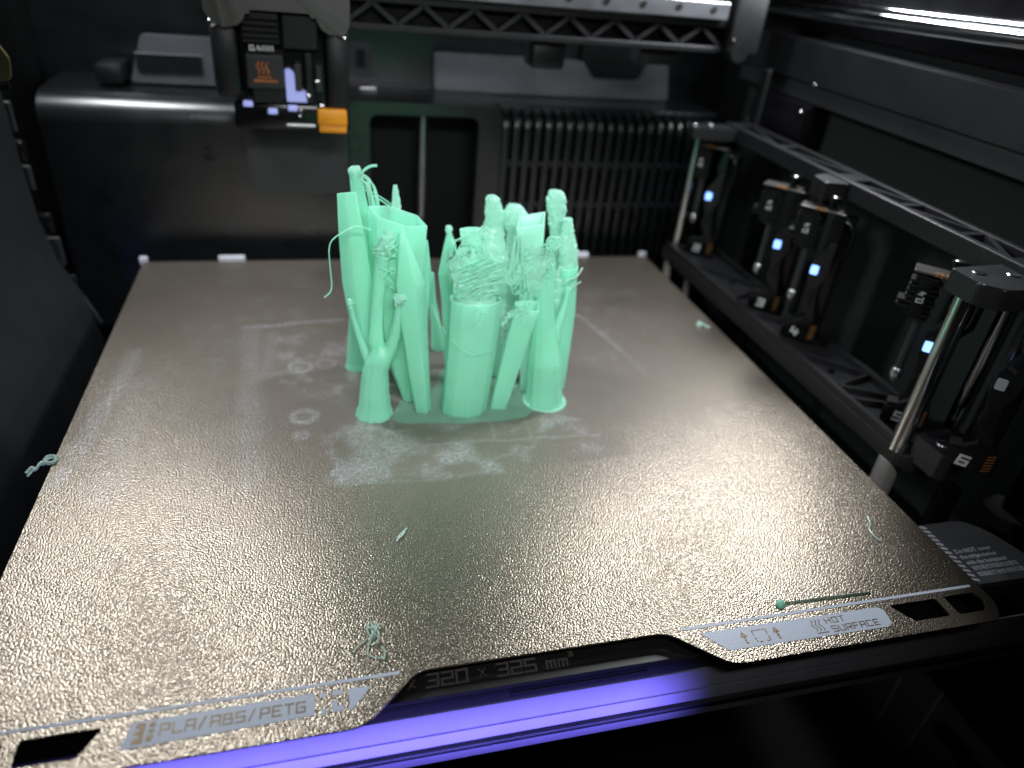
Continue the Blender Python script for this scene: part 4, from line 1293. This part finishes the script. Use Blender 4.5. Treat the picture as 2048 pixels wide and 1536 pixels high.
strands(p, [[(202, 168, 80), (203, 166, 70), (203.6, 163, 60), (203.4, 160, 48)], [(203, 168, 76), (205.4, 166, 66), (207.6, 162, 55)]], .16, 'hanging_strings')
lines = []
for k in range(16):
    c = Vector((216.3, 171, 84)); a = k * .7
    lines.append([c + Vector((math.cos(a + t) * (1.0 + .15 * k), rnd(-.4, .4), math.sin(a + t) * (1.2 + .2 * k))) for t in (0, .8, 1.6, 2.4)])
strands(p, lines, .16, 'coil', 'strand', 4)
b = B()
for k in range(44):
    b.sphere((213 + rnd(-7, 9), 169.5 + rnd(-1, 2), 68 + rnd(-9, 16)), rnd(.25, .6), sub=1)
o = at(p, b, 'droplets', 'mint_clear', 60); o['kind'] = 'stuff'
p = thing('printed_crystal', 'mint spire with a swollen pale blob head, tallest on the right', 'printed crystal', (234, 194, 0))
lumpy(p, [s for s in R7 if s[2] > 80], 'blob_head', .85, .9, 28, step=.7)
lumpy(p, [s for s in R7 if s[2] < 84], 'stem', .35, .5, 16, 'mint_clear', step=1.4)
p = thing('printed_crystal', 'rough mint spire with a narrow tip, rightmost in the print', 'printed crystal', (230.6, 180, 0))
lumpy(p, R8, 'shaft', .95, .9, 28, step=.7)
p = crystal('printed_crystal', 'mint prism with a broken rim at the right edge of the print', R9, 6, .2, opening=7, wall=1.0, tilt=(.2, -.1))
strands(p, [[(226.5, 176, 61), (229, 175.4, 63.5), (233, 176, 65), (236, 178, 68.5)], [(227, 175, 57), (231, 174.6, 60), (235.5, 176, 62)]], .35, 'broken_rim', 'mint_rough', 6)
p = crystal('printed_crystal', 'leaning mint prism with a glossy ragged open top, beside the broad prism', R10, 4, .6, opening=8, wall=1.0, tilt=(.1, .12), bev=.8)
lines = []
for k in range(42):
    c = Vector((203.4 + rnd(-3, 3.5), 162.4 + rnd(-1.5, 3), 55 + rnd(-3.4, 2.6)))
    d = Vector((rnd(-1.5, 1.5), rnd(-.6, .6), rnd(-1, 1)))
    lines.append([c - d, c + Vector((rnd(-.6, .6), 0, rnd(-.6, .6))), c + d])
for k in range(7):
    lines.append([(200.2, 163, 53 + rnd(-1, 2)), (197, 161, 52 + rnd(-1, 3)), (194.6 + rnd(-2, 1), 160, 50 + rnd(-3, 5))])
strands(p, lines, .26, 'ragged_rim', 'strand', 5, True)
p = thing('tree_support', 'round mint tree support with flared ribbed base at the front right', 'tree support', (220.8, 166, 0))
trunk(p, T3, 'trunk', .075, 66, seed=11)
at(p, B().tube([(220.8, 166, .05), (220.8, 166, .55)], [11.4, 11.2], 44), 'brim_disc', 'mint_clear', 40)
trunk(p, [(220.0, 166, 26, 4, 4), (224, 170, 40, 2.4, 2.4), (227.5, 173, 52, 1.5, 1.5), (228.6, 173.5, 60, 1.1, 1.1)], 'branch', .03, 20, seed=1)
lumpy(p, [(216.9, 175, 76, 3.6, 3.0), (217.4, 173.5, 81, 3.8, 2.6), (218.4, 173.5, 86, 2.4, 1.6)], 'rough_top', .9, .7, 20, 'mint_clear', .7)
p = crystal('printed_crystal', 'stubby mint crystal low behind the right tree support', R11, 6, .1)
p = crystal('printed_crystal', 'low mint crystal foot left of the round right support', [(214.6, 176, 0, 3.0, 2.5), (217.0, 177, 26, 3.6, 3.0), (219, 178, 52, 3.4, 2.8)], 5, .3)
strands(None, [[(163, 180, 50), (165.5, 172, 44), (170, 160, 40.6), (174.5, 152.5, 39.2), (180, 153.2, 36.6), (188, 154.5, 38)]], .13, 'loose_strand')
tag(bpy.data.objects['loose_strand.001'], 'fine mint hair crossing the front of the broad prism', 'filament strand')

# ================================================================== SCRAPS ON THE PLATE
def scrap(label, lines, r, mat='scrap', name='filament_scrap', cat='scrap'):
    o = strands(None, lines, r, name, mat, 5)
    return tag(o, label, cat)


scrap('small curled mint scrap overhanging the left plate edge', [[(-8, 136, .6), (-6, 138, 2), (-5, 137, 1), (-3, 140, 2.6), (-1, 141, .8), (1.2, 142, 1.4)], [(-3, 140, 1), (-2, 144, 2.4), (.6, 145, 1.6), (1.0, 142, .8), (-2, 141, 1.8)], [(-7, 134, .5), (-5, 138, 1.2), (-1, 143, 2.2), (1, 144, .6)]], .5)
scrap('tiny pale squiggle of filament alone in front of the print', [[(135, 75, .4), (136, 77, 1.0), (137.4, 79, .7), (139.6, 81.6, .5)], [(135.4, 76, .6), (137, 77.2, .9), (138.6, 79.6, .5)]], .34)
ln = []
for k in range(16):
    c = Vector((122.6 + rnd(-1.6, 1.6), 33 + rnd(-2.4, 3.2), .8))
    d = Vector((rnd(-1.4, 1.4), rnd(-3, 3), 0))
    ln.append([c - d, c + Vector((rnd(-1, 1), rnd(-1, 1), rnd(0, 1.4))), c + d])
ln += [[(121.6, 32, .6), (120.6, 28, .9), (120.2, 24.6, .4), (123.4, 23, .5), (125.2, 22.6, .5)], [(125.0, 27, .5), (125.5, 25, 1), (125.2, 22, .6), (124.6, 23.4, .4)], [(120.4, 31, .5), (117.2, 28.6, .6), (115.6, 26.4, .4)]]
scrap('tangled mint scrap near the front left label', ln, .22)
scrap('thin curved mint hair near the right plate edge', [[(334, 44.5, .4), (332.6, 47.4, .6), (333.2, 51.5, .6), (336.6, 55.4, .4), (338, 59.5, .4)]], .30)
scrap('small pale mint scrap by the plate edge under the rack', [[(344, 237, .6), (346, 239, 2.4), (349, 238.6, 1.4), (352, 236, .6)], [(345, 239, 1), (347, 241, 2.6), (349, 239, 1.0)], [(346, 238, .6), (346.6, 240.4, 2.2), (345, 241, 1.0)]], .75)
sm = thing('filament_smear', 'dark green dragged filament line ending in a glassy bead above the right label', 'smear', (271, 21, 0))
at(sm, B().tube(smoothpath([(272, 21, .18), (285, 20.7, .2), (298, 20.4, .16), (310, 20.2, .1)], 8), .55, 6), 'line', 'smear', 60)
o = lumpy(sm, [(270.8, 20.8, .1, 1.7, 1.6), (270.8, 20.8, .9, 1.8, 1.7), (270.8, 20.8, 1.7, 1.2, 1.1), (270.8, 20.8, 2.0, .4, .4)], 'bead', .2, .8, 16, 'mint_clear', .4)

for o in COL.objects:
    for nm, gr in (('printed_crystal', 'crystals of the failed print'), ('tree_support', 'tree supports of the failed print'), ('filament_scrap', 'filament scraps on the plate')):
        if o.parent is None and o.name.startswith(nm):
            o['group'] = gr

S.render.resolution_x = 1024
S.render.resolution_y = 768
S.render.engine = 'CYCLES'
S.cycles.max_bounces = 7
S.cycles.diffuse_bounces = 3
S.cycles.glossy_bounces = 3
S.cycles.transmission_bounces = 4
S.cycles.transparent_max_bounces = 10
